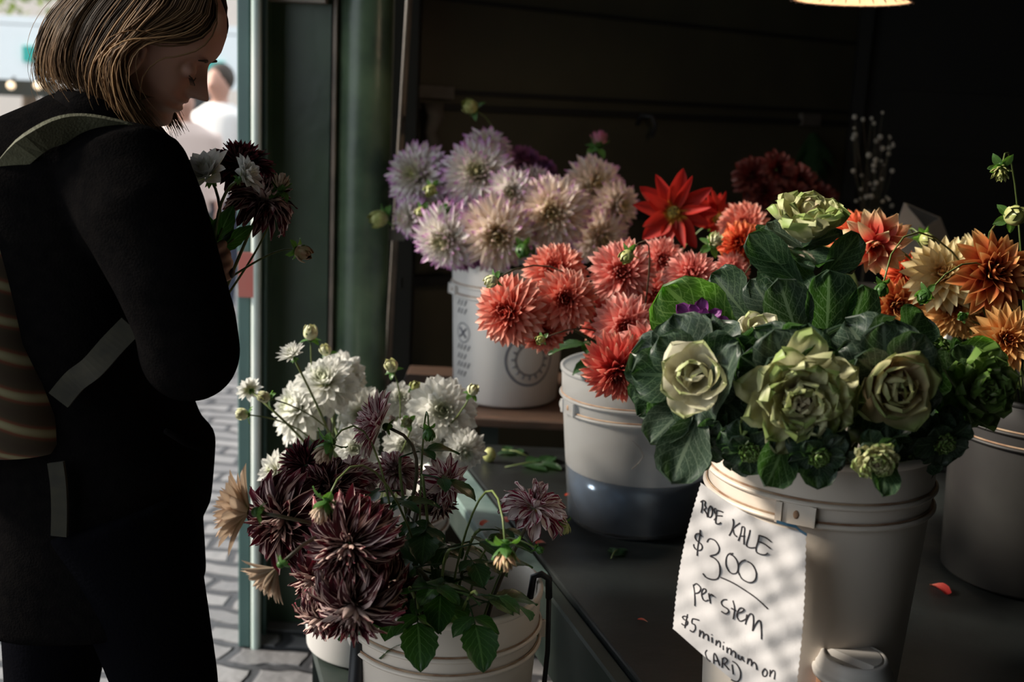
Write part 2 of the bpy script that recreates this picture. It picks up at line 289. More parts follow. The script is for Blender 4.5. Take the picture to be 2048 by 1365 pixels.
_bp = N(nt, 'ShaderNodeBump'); _bp.inputs['Strength'].default_value = 0.9; _bp.inputs['Distance'].default_value = 0.02
nt.links.new(math_node(nt, 'SUBTRACT', math_node(nt, 'MULTIPLY', _nz.outputs[0], 0.5), _b.outputs['Fac']), _bp.inputs['Height']); nt.links.new(_bp.outputs[0], b.inputs['Normal'])
b.inputs['Roughness'].default_value = 0.45

# ------------------------------------------------------------------ mesh helpers
def link_mesh(name, verts, faces, m, parent=None, origin=None, smooth=True, uv=None, rnd=None):
    """ONE mesh object; verts in world space, stored relative to the parent's place"""
    o0 = V3(origin) if origin is not None else (V3(parent['_o']) if parent is not None and '_o' in parent else np.zeros(3))
    v = np.asarray(verts, float) - o0
    me = bpy.data.meshes.new(name); me.from_pydata(v.tolist(), [], [tuple(int(i) for i in f) for f in faces])
    if smooth: me.polygons.foreach_set('use_smooth', [True] * len(me.polygons))
    if uv is not None or rnd is not None:
        li = np.zeros(len(me.loops), dtype=np.int32); me.loops.foreach_get('vertex_index', li)
        for nm, arr in (('UV', uv), ('rnd', rnd)):
            if arr is None: continue
            l = me.uv_layers.new(name=nm); l.data.foreach_set('uv', np.asarray(arr, float)[li].ravel())
    me.update()
    me.materials.append(m)
    o = bpy.data.objects.new(name, me); COL.objects.link(o)
    if parent is not None: o.parent = parent
    else: o.location = tuple(o0)
    if parent is not None:                      # sub-parts: same origin as their thing
        o['_o'] = list(map(float, o0))
        if origin is not None: pass
    else: o['_o'] = list(map(float, o0))
    return o
def thing(name, label, cat, loc, group=None):
    o = bpy.data.objects.new(name, None); COL.objects.link(o); o.empty_display_size = 0.05
    o.location = tuple(float(x) for x in loc); o['_o'] = [float(x) for x in loc]
    o['label'] = label; o['category'] = cat
    if group: o['group'] = group
    return o
def tag(o, label, cat, group=None):
    o['label'] = label; o['category'] = cat
    if group: o['group'] = group
    return o
def struct(o): o['kind'] = 'structure'; return o

class MB:
    def __init__(s): s.v = []; s.f = []; s.uv = []; s.rn = []
    def add(s, v, f, uv=None, rn=None):
        n = len(s.v); s.v.extend([tuple(x) for x in v]); s.f.extend([tuple(i + n for i in q) for q in f])
        s.uv.extend([tuple(x) for x in uv] if uv is not None else [(0.5, 0.5)] * len(v))
        s.rn.extend([tuple(x) for x in rn] if rn is not None else [(0.5, 0.5)] * len(v))
    def box(s, c, size, rot=None):
        c = V3(c); h = V3(size) / 2; R = np.eye(3) if rot is None else rot
        vs = [c + R @ (h * V3(k)) for k in ((-1,-1,-1),(1,-1,-1),(1,1,-1),(-1,1,-1),(-1,-1,1),(1,-1,1),(1,1,1),(-1,1,1))]
        s.add(vs, [(0,3,2,1),(4,5,6,7),(0,1,5,4),(1,2,6,5),(2,3,7,6),(3,0,4,7)])
    def tube(s, pts, rad, n=8, cap=True):
        pts = [V3(p) for p in pts]; k = len(pts)
        rad = [rad] * k if isinstance(rad, (int, float)) else rad
        T = [nrm(pts[min(i + 1, k - 1)] - pts[max(i - 1, 0)]) for i in range(k)]
        ref = V3((0, 0, 1)) if abs(T[0][2]) < 0.9 else V3((1, 0, 0))
        x = nrm(np.cross(T[0], ref)); vs = []; uvs = []
        for i in range(k):
            x = nrm(x - T[i] * np.dot(x, T[i])); y = np.cross(T[i], x)
            for j in range(n):
                a = 2 * PI * j / n; vs.append(pts[i] + (x * math.cos(a) + y * math.sin(a)) * rad[i]); uvs.append((i / (k - 1), j / n))
        fs = [(i * n + j, i * n + (j + 1) % n, (i + 1) * n + (j + 1) % n, (i + 1) * n + j) for i in range(k - 1) for j in range(n)]
        if cap: fs += [tuple(range(n))[::-1], tuple((k - 1) * n + j for j in range(n))]
        s.add(vs, fs, uvs)
    def ellip(s, c, ax, n=14, m=10):
        """ax: three axis vectors"""
        c = V3(c); a, b_, d = [V3(q) for q in ax]; vs = [c - d]; uvs = [(0, 0.5)]
        for i in range(1, m):
            t = PI * i / m
            for j in range(n):
                p = 2 * PI * j / n; vs.append(c + (a * math.cos(p) + b_ * math.sin(p)) * math.sin(t) - d * math.cos(t)); uvs.append((i / m, j / n))
        vs.append(c + d); uvs.append((1, 0.5)); L = len(vs) - 1
        fs = [(0, 1 + (j + 1) % n, 1 + j) for j in range(n)]
        fs += [(1 + i * n + j, 1 + i * n + (j + 1) % n, 1 + (i + 1) * n + (j + 1) % n, 1 + (i + 1) * n + j) for i in range(m - 2) for j in range(n)]
        fs += [(1 + (m - 2) * n + j, 1 + (m - 2) * n + (j + 1) % n, L) for j in range(n)]
        s.add(vs, fs, uvs)
    def lathe(s, c, prof, n=64, R=None, closed=False):
        c = V3(c); R = np.eye(3) if R is None else R; vs = []; k = len(prof)
        for r_, z in prof:
            for j in range(n):
                a = 2 * PI * j / n; vs.append(c + R @ V3((r_ * math.cos(a), r_ * math.sin(a), z)))
        fs = [(i * n + j, i * n + (j + 1) % n, (i + 1) * n + (j + 1) % n, (i + 1) * n + j) for i in range(k - 1) for j in range(n)]
        if closed: fs += [((k - 1) * n + j, (k - 1) * n + (j + 1) % n, (j + 1) % n, j) for j in range(n)]
        s.add(vs, fs)
    def loft(s, secs, n=24, p=2.0, cap=True):
        """secs: (centre, ax, ay) rings, superellipse"""
        vs = []
        for c, ax, ay in secs:
            c, ax, ay = V3(c), V3(ax), V3(ay)
            for j in range(n):
                a = 2 * PI * j / n; ca, sa = math.cos(a), math.sin(a)
                vs.append(c + ax * math.copysign(abs(ca) ** (2 / p), ca) + ay * math.copysign(abs(sa) ** (2 / p), sa))
        k = len(secs)
        fs = [(i * n + j, i * n + (j + 1) % n, (i + 1) * n + (j + 1) % n, (i + 1) * n + j) for i in range(k - 1) for j in range(n)]
        if cap: fs += [tuple(range(n))[::-1], tuple((k - 1) * n + j for j in range(n))]
        s.add(vs, fs)
    def build(s, name, m, parent=None, smooth=True, origin=None):
        return link_mesh(name, s.v, s.f, m, parent, origin, smooth, s.uv, s.rn)

def bez(p0, p1, p2, p3, k=14):
    t = np.linspace(0, 1, k)[:, None]; p0, p1, p2, p3 = map(V3, (p0, p1, p2, p3))
    return (1 - t) ** 3 * p0 + 3 * (1 - t) ** 2 * t * p1 + 3 * (1 - t) * t * t * p2 + t ** 3 * p3
def frame(a):
    a = nrm(a); ref = V3((0, 0, 1)) if abs(a[2]) < 0.95 else V3((1, 0, 0))
    x = nrm(np.cross(ref, a)); y = np.cross(a, x); return x, y, a

def widths(kind, u):
    if kind == 'round': return (0.34 + 0.66 * np.minimum(1, u * 1.35) ** 0.8) * np.sqrt(np.maximum(0, 1 - u ** 5)) + 0.0
    if kind == 'point': return np.sin(PI * (0.14 + 0.86 * u) ** 0.9) ** 0.85
    if kind == 'sharp': return np.minimum(1, 0.45 + 1.5 * u) * np.maximum(0, 1 - u) ** 0.62 * 1.15
    if kind == 'quill': return (0.55 + 0.45 * np.minimum(1, u * 2)) * np.maximum(0, 1 - u ** 2.6) ** 0.6
    if kind == 'kale': return (0.22 + 0.78 * np.minimum(1, u * 1.7) ** 0.9) * np.maximum(0, 1 - u ** 6) ** 0.42
    if kind == 'oval': return np.sin(PI * np.clip(u, 0, 1) ** 0.85) ** 0.75
    return np.ones_like(u)

def petals(centre, axis, n, th, az, L, Wd, kind='round', curve=0.3, cup=0.7, base_r=0.1, lean=0.0, ruf=0.0, rufk=3.0,
           nu=7, nv=5, rng=RNG, wob=0.06, squash=1.0, lay=None):
    """n ribbons growing from a small dome; th = angle from the axis for every ribbon"""
    x, y, a = frame(axis); c = V3(centre)
    az = np.asarray(az); th = np.asarray(th, float); L = np.asarray(L, float) * np.ones(n); Wd = np.asarray(Wd, float) * np.ones(n)
    curve = np.asarray(curve) * np.ones(n); cup = np.maximum(np.asarray(cup) * np.ones(n), 0.02)
    r = np.cos(az)[:, None] * x + np.sin(az)[:, None] * y
    t = -np.sin(az)[:, None] * x + np.cos(az)[:, None] * y
    A = np.tile(a, (n, 1))
    t2 = t + wob * 2 * rng.standard_normal((n, 1)) * A; t2 /= np.linalg.norm(t2, axis=1)[:, None]
    u = np.linspace(0, 1, nu); v = np.linspace(-1, 1, nv)
    phi = (th + rng.standard_normal(n) * wob)[:, None] + curve[:, None] * (u[None, :] ** 1.4)
    ds = (L / (nu - 1))[:, None]
    pm = (phi[:, 1:] + phi[:, :-1]) / 2
    X = np.concatenate([np.zeros((n, 1)), np.cumsum(np.sin(pm) * ds, 1)], 1); Y = np.concatenate([np.zeros((n, 1)), np.cumsum(np.cos(pm) * ds, 1)], 1)
    b0 = c + (np.sin(np.minimum(th, 1.7))[:, None] * r + np.cos(th)[:, None] * A * 0.8) * base_r
    w = np.maximum(widths(kind, u), 0.03)[None, :] * Wd[:, None]
    cv = cup[:, None, None] * v[None, None, :]
    lat = w[:, :, None] * np.sin(cv) / cup[:, None, None]; rise = w[:, :, None] * (1 - np.cos(cv)) / cup[:, None, None]
    if np.any(np.asarray(ruf) > 0):
        ph = rng.uniform(0, 6.28, (n, 1, 1))
        rise = rise + np.asarray(ruf) * Wd[:, None, None] * (np.abs(v)[None, None, :] ** 1.5 * u[None, :, None] * np.sin(rufk * 6.28 * u[None, :, None] + ph + np.sign(v)[None, None, :])
                                              + u[None, :, None] ** 3 * np.sin(rufk * 3.0 * v[None, None, :] + ph * 1.7))
    nn = np.sin(phi)[:, :, None] * A[:, None, :] - np.cos(phi)[:, :, None] * r[:, None, :]
    pts = (b0[:, None, None, :] + (X[:, :, None] * r[:, None, :])[:, :, None, :] + (Y[:, :, None] * A[:, None, :])[:, :, None, :]
           + lat[..., None] * t2[:, None, None, :] + rise[..., None] * nn[:, :, None, :])
    if squash != 1.0:
        rel = pts - c; h = rel @ a; pts = pts - (h * (1 - squash))[..., None] * a
    vs = pts.reshape(-1, 3)
    i = np.arange(nu - 1)[:, None]; j = np.arange(nv - 1)[None, :]
    q = np.stack([i * nv + j, (i + 1) * nv + j, (i + 1) * nv + j + 1, i * nv + j + 1], -1).reshape(-1, 4)
    fs = (q[None] + (np.arange(n) * nu * nv)[:, None, None]).reshape(-1, 4)
    uv = np.tile(np.stack(np.meshgrid(u, (v + 1) / 2, indexing='ij'), -1).reshape(-1, 2), (n, 1))
    rn = rng.uniform(0, 1, n); ly = th / max(th.max(), 1e-3) if lay is None else lay
    rd = np.repeat(np.stack([rn, ly], 1), nu * nv, 0)
    return vs, fs, uv, rd

STY = {  # kind of bloom
    'decor':  dict(n=135, thmax=2.05, kind='point', W=0.15, cup=0.85, curve=0.30, inner=0.34, nv=5, wob=0.07),
    'dinner': dict(n=120, thmax=2.0, kind='round', W=0.14, cup=0.6, curve=0.25, inner=0.36, nv=5, wob=0.06, ruf=0.12),
    'cactus': dict(n=150, thmax=2.05, kind='sharp', W=0.165, cup=1.0, curve=0.20, inner=0.38, nv=5, wob=0.1, ruf=0.08),
    'shaggy': dict(n=125, thmax=1.9, kind='quill', W=0.085, cup=1.3, curve=0.2, inner=0.4, nv=5, wob=0.11),
    'curl':   dict(n=92, thmax=2.1, kind='point', W=0.195, cup=1.3, curve=1.25, inner=0.42, nv=5, wob=0.13, ruf=0.15),
    'star':   dict(n=16, thmax=1.55, kind='sharp', W=0.26, cup=0.8, curve=0.1, inner=0.9, nv=7, wob=0.06, thmin=1.15),
    'half':   dict(n=60, thmax=1.15, kind='quill', W=0.12, cup=1.2, curve=0.15, inner=0.6, nv=5, wob=0.08),
    'open':   dict(n=46, thmax=1.6, kind='point', W=0.2, cup=0.8, curve=0.15, inner=0.45, nv=5, wob=0.08),
    'spiky':  dict(n=70, thmax=1.7, kind='point', W=0.17, cup=0.95, curve=0.1, inner=0.4, nv=5, wob=0.08),
    'ragged': dict(n=34, thmax=2.2, kind='point', W=0.21, cup=0.8, curve=0.35, inner=0.5, nv=7, wob=0.16, ruf=0.15),
}
GA = PI * (3 - math.sqrt(5))

def leaf_mesh(mb, base, dirn, up, L, Wd, kind='oval', bend=0.5, cup=0.35, ruf=0.06, serr=0.05, nu=12, nv=9, rng=RNG):
    """one leaf, grown from base along dirn and drooping away from up"""
    d = nrm(dirn); upv = nrm(V3(up) - d * np.dot(up, d)); t = np.cross(d, upv)
    u = np.linspace(0, 1, nu); v = np.linspace(-1, 1, nv); ang = -bend * u ** 1.3
    am = (ang[1:] + ang[:-1]) / 2; ds = L / (nu - 1)
    X = np.r_[0, np.cumsum(np.cos(am) * ds)]; Y = np.r_[0, np.cumsum(np.sin(am) * ds)]
    w = np.maximum(widths(kind, u), 0.02) * Wd
    sr = 1 + serr * np.cos(np.arange(nu) * PI)
    ph = rng.uniform(0, 6.28)
    vs = []; uvs = []
    for i in range(nu):
        n_ = upv * math.cos(ang[i]) - d * math.sin(ang[i])
        for j in range(nv):
            lat = w[i] * sr[i] * math.sin(cup * v[j]) / cup; rise = w[i] * (1 - math.cos(cup * v[j])) / cup
            rise += ruf * Wd * (abs(v[j]) ** 1.5 * math.sin(9 * u[i] + ph + 2 * np.sign(v[j])) + u[i] ** 3 * math.sin(7 * v[j] + ph))
            vs.append(V3(base) + d * X[i] + upv * Y[i] + t * lat + n_ * rise); uvs.append((u[i], (v[j] + 1) / 2))
    fs = [(i * nv + j, i * nv + j + 1, (i + 1) * nv + j + 1, (i + 1) * nv + j) for i in range(nu - 1) for j in range(nv - 1)]
    mb.add(vs, fs, uvs)

def compound_leaf(parent, base, dirn, L, m=None, up=(0, 0, 1), n=3, rng=RNG, name='leaf'):
    """dahlia leaf: a stalk with a big end leaflet and a pair or two beside it"""
    mb = MB(); d = nrm(dirn); side = nrm(np.cross(d, up)); end = V3(base) + d * L * 0.45 - V3(up) * L * 0.03
    mb.tube([base, (V3(base) + end) / 2 + V3(up) * L * 0.02, end], [0.0016, 0.0013, 0.001], 5)
    leaf_mesh(mb, end, d - V3(up) * 0.2, up, L * 0.62, L * 0.22, bend=0.6, serr=0.06, rng=rng)
    if n > 1:
        for s_ in (-1, 1):
            leaf_mesh(mb, V3(base) + d * L * 0.36, d * 0.6 + side * s_ - V3(up) * 0.15, up, L * 0.36, L * 0.13, bend=0.6, nu=9, nv=7, rng=rng)
    return mb.build(name, m or MT['leaf'], parent)

BUCKET = {}       # name -> (centre xyz at base, rim height, inner radius)
def stem_path(head, f, R, bucket, rng, straight=0.35):
    if isinstance(bucket, str):
        c, h, ir = BUCKET[bucket]; a = rng.uniform(0, 2 * PI); q = ir * 0.62 * math.sqrt(rng.uniform(0.05, 1))
        out = V3(head)[:2] - c[:2]; on = out / max(np.linalg.norm(out), 1e-3)
        T = V3((c[0] + q * math.cos(a) * 0.5 - on[0] * ir * 0.25, c[1] + q * math.sin(a) * 0.5 - on[1] * ir * 0.25, c[2] + 0.03))
        edge = V3((c[0] + on[0] * ir * 0.45 + rng.uniform(-.02, .02), c[1] + on[1] * ir * 0.45 + rng.uniform(-.02, .02), c[2] + h * 0.92))
        p0 = V3(head) - f * R * 0.22; d = np.linalg.norm(edge - p0)
        up = bez(p0, p0 - f * d * straight, edge + V3((on[0] * 0.25, on[1] * 0.25, 1)) * d * 0.35, edge, 12)
        dn = bez(edge, edge - V3((on[0] * 0.1, on[1] * 0.1, 1)) * h * 0.3, T + V3((0, 0, h * 0.3)), T, 6)
        return np.concatenate([up, dn[1:]])
    p0 = V3(head) - f * R * 0.22; T = V3(bucket); d = np.linalg.norm(T - p0)
    return bez(p0, p0 - f * d * straight, T + (p0 - T) * 0.25, T, 14)

def flower(label, group, px, py, d, rpx, f, style, m, bucket, name='dahlia', leaves=0, stemr=0.0026, stemmat='stem', sty=None, cat='flower', straight=0.35, flat=1.0):
    rng = np.random.default_rng(int(px * 7 + py * 13)); f = facing(f); R = rpx * d / F_PX; head = P(px, py, d) - f * R * 0.18
    st = dict(STY[style]); st.update(sty or {})
    path = stem_path(head, f, R, bucket, rng, straight); root = thing(name, label, cat, path[-1], group)
    n = st['n']; i = np.arange(n); t = (i + 0.5) / n
    th = st.get('thmin', 0.06) + (st['thmax'] - st.get('thmin', 0.06)) * t ** 0.72
    az = i * GA + rng.uniform(0, 6.28) + rng.standard_normal(n) * 0.05
    ln = R * (st['inner'] + (1 - st['inner']) * np.minimum(1, t * 1.15) ** 0.8) * rng.uniform(0.9, 1.06, n) * 1.03 * (1.22 if style == 'curl' else 1.0)
    ln = ln * np.where(th > 1.65, 0.93, 1.0)
    wd = R * st['W'] * 1.3 * (0.6 + 0.55 * t) * rng.uniform(0.88, 1.12, n)
    cv = np.where(t < 0.35, -0.35, st['curve']) * rng.uniform(0.5, 1.4, n)
    cp = st['cup'] * np.where(t < 0.3, 1.5, 1.0)
    vs, fs, uv, rd = petals(head, f, n, th, az, ln, wd, st['kind'], cv, cp, base_r=R * 0.14, ruf=st.get('ruf', 0.0), nu=8, nv=st['nv'], rng=rng, wob=st['wob'], squash=flat)
    link_mesh('bloom', vs, fs, MT[m], root, None, True, uv, rd)
    if style == 'star':
        mb = MB(); x, y, a = frame(f); mb.ellip(head + f * R * 0.12, (x * R * .17, y * R * .17, a * R * .1)); mb.build('disc', MT['disc'], root)
    vs, fs, uv, rd = petals(head - f * R * 0.10, -f, 7, np.full(7, 1.05), np.arange(7) * 0.898, R * 0.34, R * 0.10, 'point', -0.25, 0.5, base_r=R * 0.05, nu=6, nv=5, rng=rng)
    mb = MB(); mb.add(vs, fs, uv, rd); x, y, a = frame(f); mb.ellip(head - f * R * 0.14, (x * R * .13, y * R * .13, a * R * .13), 10, 6)
    mb.build('calyx', MT['sepal'], root)
    mb = MB(); k = len(path); mb.tube(path, [stemr * (0.8 + 0.5 * q / k) for q in range(k)], 7); mb.build('stem', MT[stemmat], root)
    for q in range(leaves):
        w_ = int(rng.uniform(6, 11)); p = path[w_]; a_ = rng.uniform(0, 2 * PI)
        compound_leaf(root, p, (math.cos(a_), math.sin(a_), rng.uniform(-0.1, 0.5)), rng.uniform(0.09, 0.14), rng=rng)
    return root

def bud(label, group, px, py, d, rpx, f, m, bucket, kind='round', stemmat='stem', straight=0.45, stemr=0.0017, leafy=False):
    rng = np.random.default_rng(int(px * 3 + py * 17)); f = facing(f); R = rpx * d / F_PX; head = P(px, py, d)
    path = stem_path(head, f, R * 1.6, bucket, rng, straight); root = thing('flower_bud', label, 'flower bud', path[-1], group)
    x, y, a = frame(f); mb = MB()
    if kind == 'round':
        mb.ellip(head, (x * R * .84, y * R * .84, a * R * .78), 14, 9); vs, fs, uv, rd = petals(head - f * R * .8, f, 10, np.linspace(.75, 1.15, 10), np.arange(10) * GA, R * 2.15, R * .62, 'oval', -1.75, .75, base_r=R * .12, nu=8, nv=5, rng=rng, wob=.03); mb.add(vs, fs, uv, rd); mb.build('bud_head', MT[m], root)
    else:
        n = 34; i = np.arange(n); t = (i + .5) / n
        vs, fs, uv, rd = petals(head - f * R * .5, f, n, 0.1 + 0.95 * t, i * GA, R * (1.5 - .25 * t), R * .26, 'quill', -0.75, 1.2, base_r=R * .25, nu=7, nv=4, rng=rng)
        link_mesh('bud_head', vs, fs, MT[m], root, None, True, uv, rd)
    n = 9; th = np.r_[np.full(5, 0.95), np.full(4, 1.7)]
    vs, fs, uv, rd = petals(head - f * R * .75, f, n, th, np.arange(n) * 1.36 + 0.4, R * 1.25, R * .42, 'point', np.r_[np.full(5, -0.8), np.full(4, 0.5)], 0.5, base_r=R * .2, nu=7, nv=5, rng=rng, ruf=0.15)
    mb = MB(); mb.add(vs, fs, uv, rd); mb.ellip(head - f * R * .85, (x * R * .4, y * R * .4, a * R * .25), 8, 5); mb.build('calyx', MT['sepal'], root)
    mb = MB(); k = len(path); mb.tube(path, [stemr * (0.8 + 0.5 * q / k) for q in range(k)], 6); mb.build('stem', MT[stemmat], root)
    if leafy: compound_leaf(root, path[4], (rng.uniform(-1, 1), rng.uniform(-1, 1), 0.2), 0.07, rng=rng)
    return root

# ================================================================== SETTING
TZ = 0.65; LZ = 0.71; BZ = 0.40
E0 = V3((0.218, 1.573)); E1 = V3((-0.091, 2.569)); ED = nrm(E1 - E0); EN = V3((-ED[1], ED[0]))      # table edge and its outward normal (left)
def prism(mb, poly, z0, z1):
    n = len(poly); vs = [(p[0], p[1], z0) for p in poly] + [(p[0], p[1], z1) for p in poly]
    mb.add(vs, [tuple(range(n))[::-1], tuple(range(n, 2 * n))] + [(i, (i + 1) % n, n + (i + 1) % n, n + i) for i in range(n)])
mb = MB(); mb.add([(-40, -6, 0), (30, -6, 0), (30, 60, 0), (-40, 60, 0)], [(0, 1, 2, 3)]); struct(mb.build('floor', MT['cobble'], smooth=False))

WB0 = PY(800, 200, 3.36)[:2]; WB1 = PY(1712, 200, 4.62)[:2]; WD = nrm(WB1 - WB0); WN = V3((-WD[1], WD[0])); 
def wall(name, a, b, z0, z1, m, thick=0.08):
    a = V3(a[:2]); b = V3(b[:2]); d = nrm(b - a); n_ = V3((-d[1], d[0])); mb = MB()
    prism(mb, [a, b, b + n_ * thick, a + n_ * thick], z0, z1); return struct(mb.build(name, m, smooth=False))
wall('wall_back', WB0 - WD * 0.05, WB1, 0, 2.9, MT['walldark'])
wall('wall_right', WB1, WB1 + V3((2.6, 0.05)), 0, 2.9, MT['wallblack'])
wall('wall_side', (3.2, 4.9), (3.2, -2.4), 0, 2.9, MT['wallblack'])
wall('wall_left_blocker', (-1.15, -0.7), (-1.15, -2.4), 0, 2.9, MT['wallblack'])  # unseen wall added to hold back sky light from the left
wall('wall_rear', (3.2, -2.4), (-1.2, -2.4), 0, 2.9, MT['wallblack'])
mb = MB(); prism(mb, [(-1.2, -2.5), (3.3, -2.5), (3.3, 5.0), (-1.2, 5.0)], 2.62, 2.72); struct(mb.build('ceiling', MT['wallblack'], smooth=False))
k = 0
for z, h, pr in ((1.775, 0.012, 0.010), (1.512, 0.014, 0.012), (1.468, 0.02, 0.016), (1.15, 0.03, 0.05), (2.05, 0.012, 0.01), (0.95, 0.03, 0.03)):  # dark raised strips standing in for the shadow gaps between the boards
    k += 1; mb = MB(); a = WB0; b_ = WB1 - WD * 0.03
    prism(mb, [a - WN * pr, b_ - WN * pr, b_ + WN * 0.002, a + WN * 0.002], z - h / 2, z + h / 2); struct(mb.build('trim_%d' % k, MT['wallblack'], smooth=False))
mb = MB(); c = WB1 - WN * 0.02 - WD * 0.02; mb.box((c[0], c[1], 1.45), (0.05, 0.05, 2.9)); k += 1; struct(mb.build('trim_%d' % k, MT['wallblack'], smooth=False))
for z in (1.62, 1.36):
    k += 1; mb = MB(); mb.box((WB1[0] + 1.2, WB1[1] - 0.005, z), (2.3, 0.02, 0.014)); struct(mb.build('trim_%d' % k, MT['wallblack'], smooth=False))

# post group beside the opening
def vpost(name, px0, px1, y, depth, m, label=None, cat=None, z0=0.0, z1=2.62, bev=0.004, pyref=400):
    a = PY(px0, pyref, y); b_ = PY(px1, pyref, y); mb = MB()
    mb.box(((a[0] + b_[0]) / 2, y + depth / 2, (z0 + z1) / 2), (b_[0] - a[0], depth, z1 - z0)); o = mb.build(name, m, smooth=False)
    md = o.modifiers.new('edge', 'BEVEL'); md.width = bev; md.segments = 2
    return o
o = struct(vpost('trim_20', 474, 500, 2.86, 0.10, MT['tealpaint']))
o = struct(vpost('trim_21', 499, 507, 2.90, 0.05, MT['ledge']))
mb = MB(); c = PY(512.5, 400, 2.862); mb.lathe((c[0], 2.862, 0), [(0.0125, 0.0), (0.0125, 2.62)], 20); struct(mb.build('trim_22', MT['paletrim']))
o = struct(vpost('trim_23', 517, 530, 2.94, 0.10, MT['greenpaint'], pyref=400))
mb = MB(); c = PY(531, 400, 2.94); mb.lathe((c[0], 2.94, 0), [(0.005, 0.0), (0.005, 2.62)], 10); struct(mb.build('trim_24', MT['tealpaint']))
o = struct(vpost('wall_post', 529, 664, 3.02, 0.10, MT['greenpaint']))
o = struct(vpost('wall_gap', 745, 830, 3.34, 0.06, MT['wallblack']))
# top plate over the opening glimpsed at the head of the panel
mb = MB(); a = PY(540, 3, 3.0); b_ = PY(655, 3, 3.0); mb.box(((a[0] + b_[0]) / 2, 2.99, a[2] + 0.06), (b_[0] - a[0], 0.05, 0.12)); struct(mb.build('trim_25', MT['tubemetal'], smooth=False))
# notice on the post
c0 = PY(476, 505, 2.85); c1 = PY(507, 596, 2.85); mb = MB(); mb.box(((c0[0] + c1[0]) / 2, 2.853, (c0[2] + c1[2]) / 2), (c1[0] - c0[0], 0.006, c0[2] - c1[2]))
tag(mb.build('notice', MT['redsign'], smooth=False), 'faded red notice fixed to the teal door frame beside the hand', 'notice')
# round column
cc = PY(722, 400, 3.10); mb = MB(); R_ = 0.078
prof = [(R_ * 1.0, 0.0), (R_, 1.3), (R_, 2.62)]
mb.lathe((cc[0], cc[1], 0), prof, 56); col = mb.build('column', MT['columnpaint']); tag(col, 'round green painted steel column rising behind the white dahlias', 'column')
mb = MB(); c = PY(664, 400, 3.03); mb.box((c[0], 3.03, 1.31), (0.014, 0.02, 2.62)); mb.build('edge_strip', MT['tubemetal'], col, smooth=False)
# conduit, slightly out of plumb
a = PY(818, 0, 3.18); b_ = PY(776, 722, 3.18); dd = (b_ - a) / (b_[2] - a[2]); top = a + dd * (2.62 - a[2]); bot = a + dd * (0.0 - a[2])
mb = MB(); mb.tube([top, (top + bot) / 2, bot], 0.0095, 14); cd = mb.build('conduit_pipe', MT['tubemetal']); tag(cd, 'thin beige metal pipe running down beside the green column', 'pipe')
for py in (470,):
    q = PY(818 - py * 42 / 722, py, 3.17); mb = MB(); mb.box(q, (0.05, 0.012, 0.03)); mb.build('pipe_clip', MT['wire'], cd, smooth=False)

# plates and oddments on the back wall
def on_wall(px, py, off=0.01):
    d = ray(px, py); p0 = V3((WB0[0], WB0[1], 0)) ; n3 = V3((WN[0], WN[1], 0)); t = np.dot(p0 - n3 * off - CAM, n3) / np.dot(d, n3)
    return CAM + d * t
RW = np.column_stack([V3((WD[0], WD[1], 0)), V3((WN[0], WN[1], 0)), V3((0, 0, 1))])
def wplate(name, px, py, w, h, m, label, cat, t=0.02):
    p = on_wall(px, py, t / 2); mb = MB(); mb.box(p, (w, t, h), RW); o = mb.build(name, m, smooth=False); md = o.modifiers.new('edge', 'BEVEL'); md.width = 0.003
    return tag(o, label, cat)
wplate('label_plate', 868, 184, 0.135, 0.04, MT['plate'], 'dusty grey plate screwed to the back wall above the lilac dahlias', 'plate')
wplate('label_plate', 1620, 240, 0.115, 0.045, MT['plate'], 'small dim plate on the back wall near its dark corner', 'plate')
p = on_wall(866, 206, 0.02); mb = MB()
mb.loft([(p + V3((0, 0, 0)), RW[:, 0] * .038, RW[:, 1] * .012), (p + V3((0.01, -0.01, -.04)), RW[:, 0] * .028, RW[:, 1] * .016), (p + V3((-.005, 0, -.085)), RW[:, 0] * .022, RW[:, 1] * .012), (p + V3((0.012, -0.01, -.13)), RW[:, 0] * .026, RW[:, 1] * .014), (p + V3((0.01, 0, -.20)), RW[:, 0] * .016, RW[:, 1] * .010)], 12)
tag(mb.build('hanging_rag', MT['plate']), 'crumpled grey rag hanging under the left wall plate', 'rag')
p = on_wall(1624, 258, 0.03); mb = MB(); rg = np.random.default_rng(3)
vs, fs, uv, rd = petals(p, (0.15, 0, -1), 60, rg.uniform(0.1, 0.6, 60), rg.uniform(0, 6.28, 60), rg.uniform(.08, .2, 60), .02, 'oval', 0.2, 0.5, base_r=.02, rng=rg)
mb.add(vs, fs, uv, rd); tag(mb.build('dried_bunch', MT['leaf']), 'dark dried bunch hanging upside down under the dim right wall plate', 'dried flowers')
p = on_wall(1292, 250, 0.02); mb = MB(); mb.tube([p + V3((-.03, 0, 0)), p + V3((-.02, -.02, .03)), p + V3((.015, -.03, .03)), p + V3((.03, -.02, 0)), p + V3((.02, -.02, -.04))], 0.008, 8)
tag(mb.build('wall_hook', MT['blackrubber']), 'black hook on the back wall above the pale dahlias', 'hook')

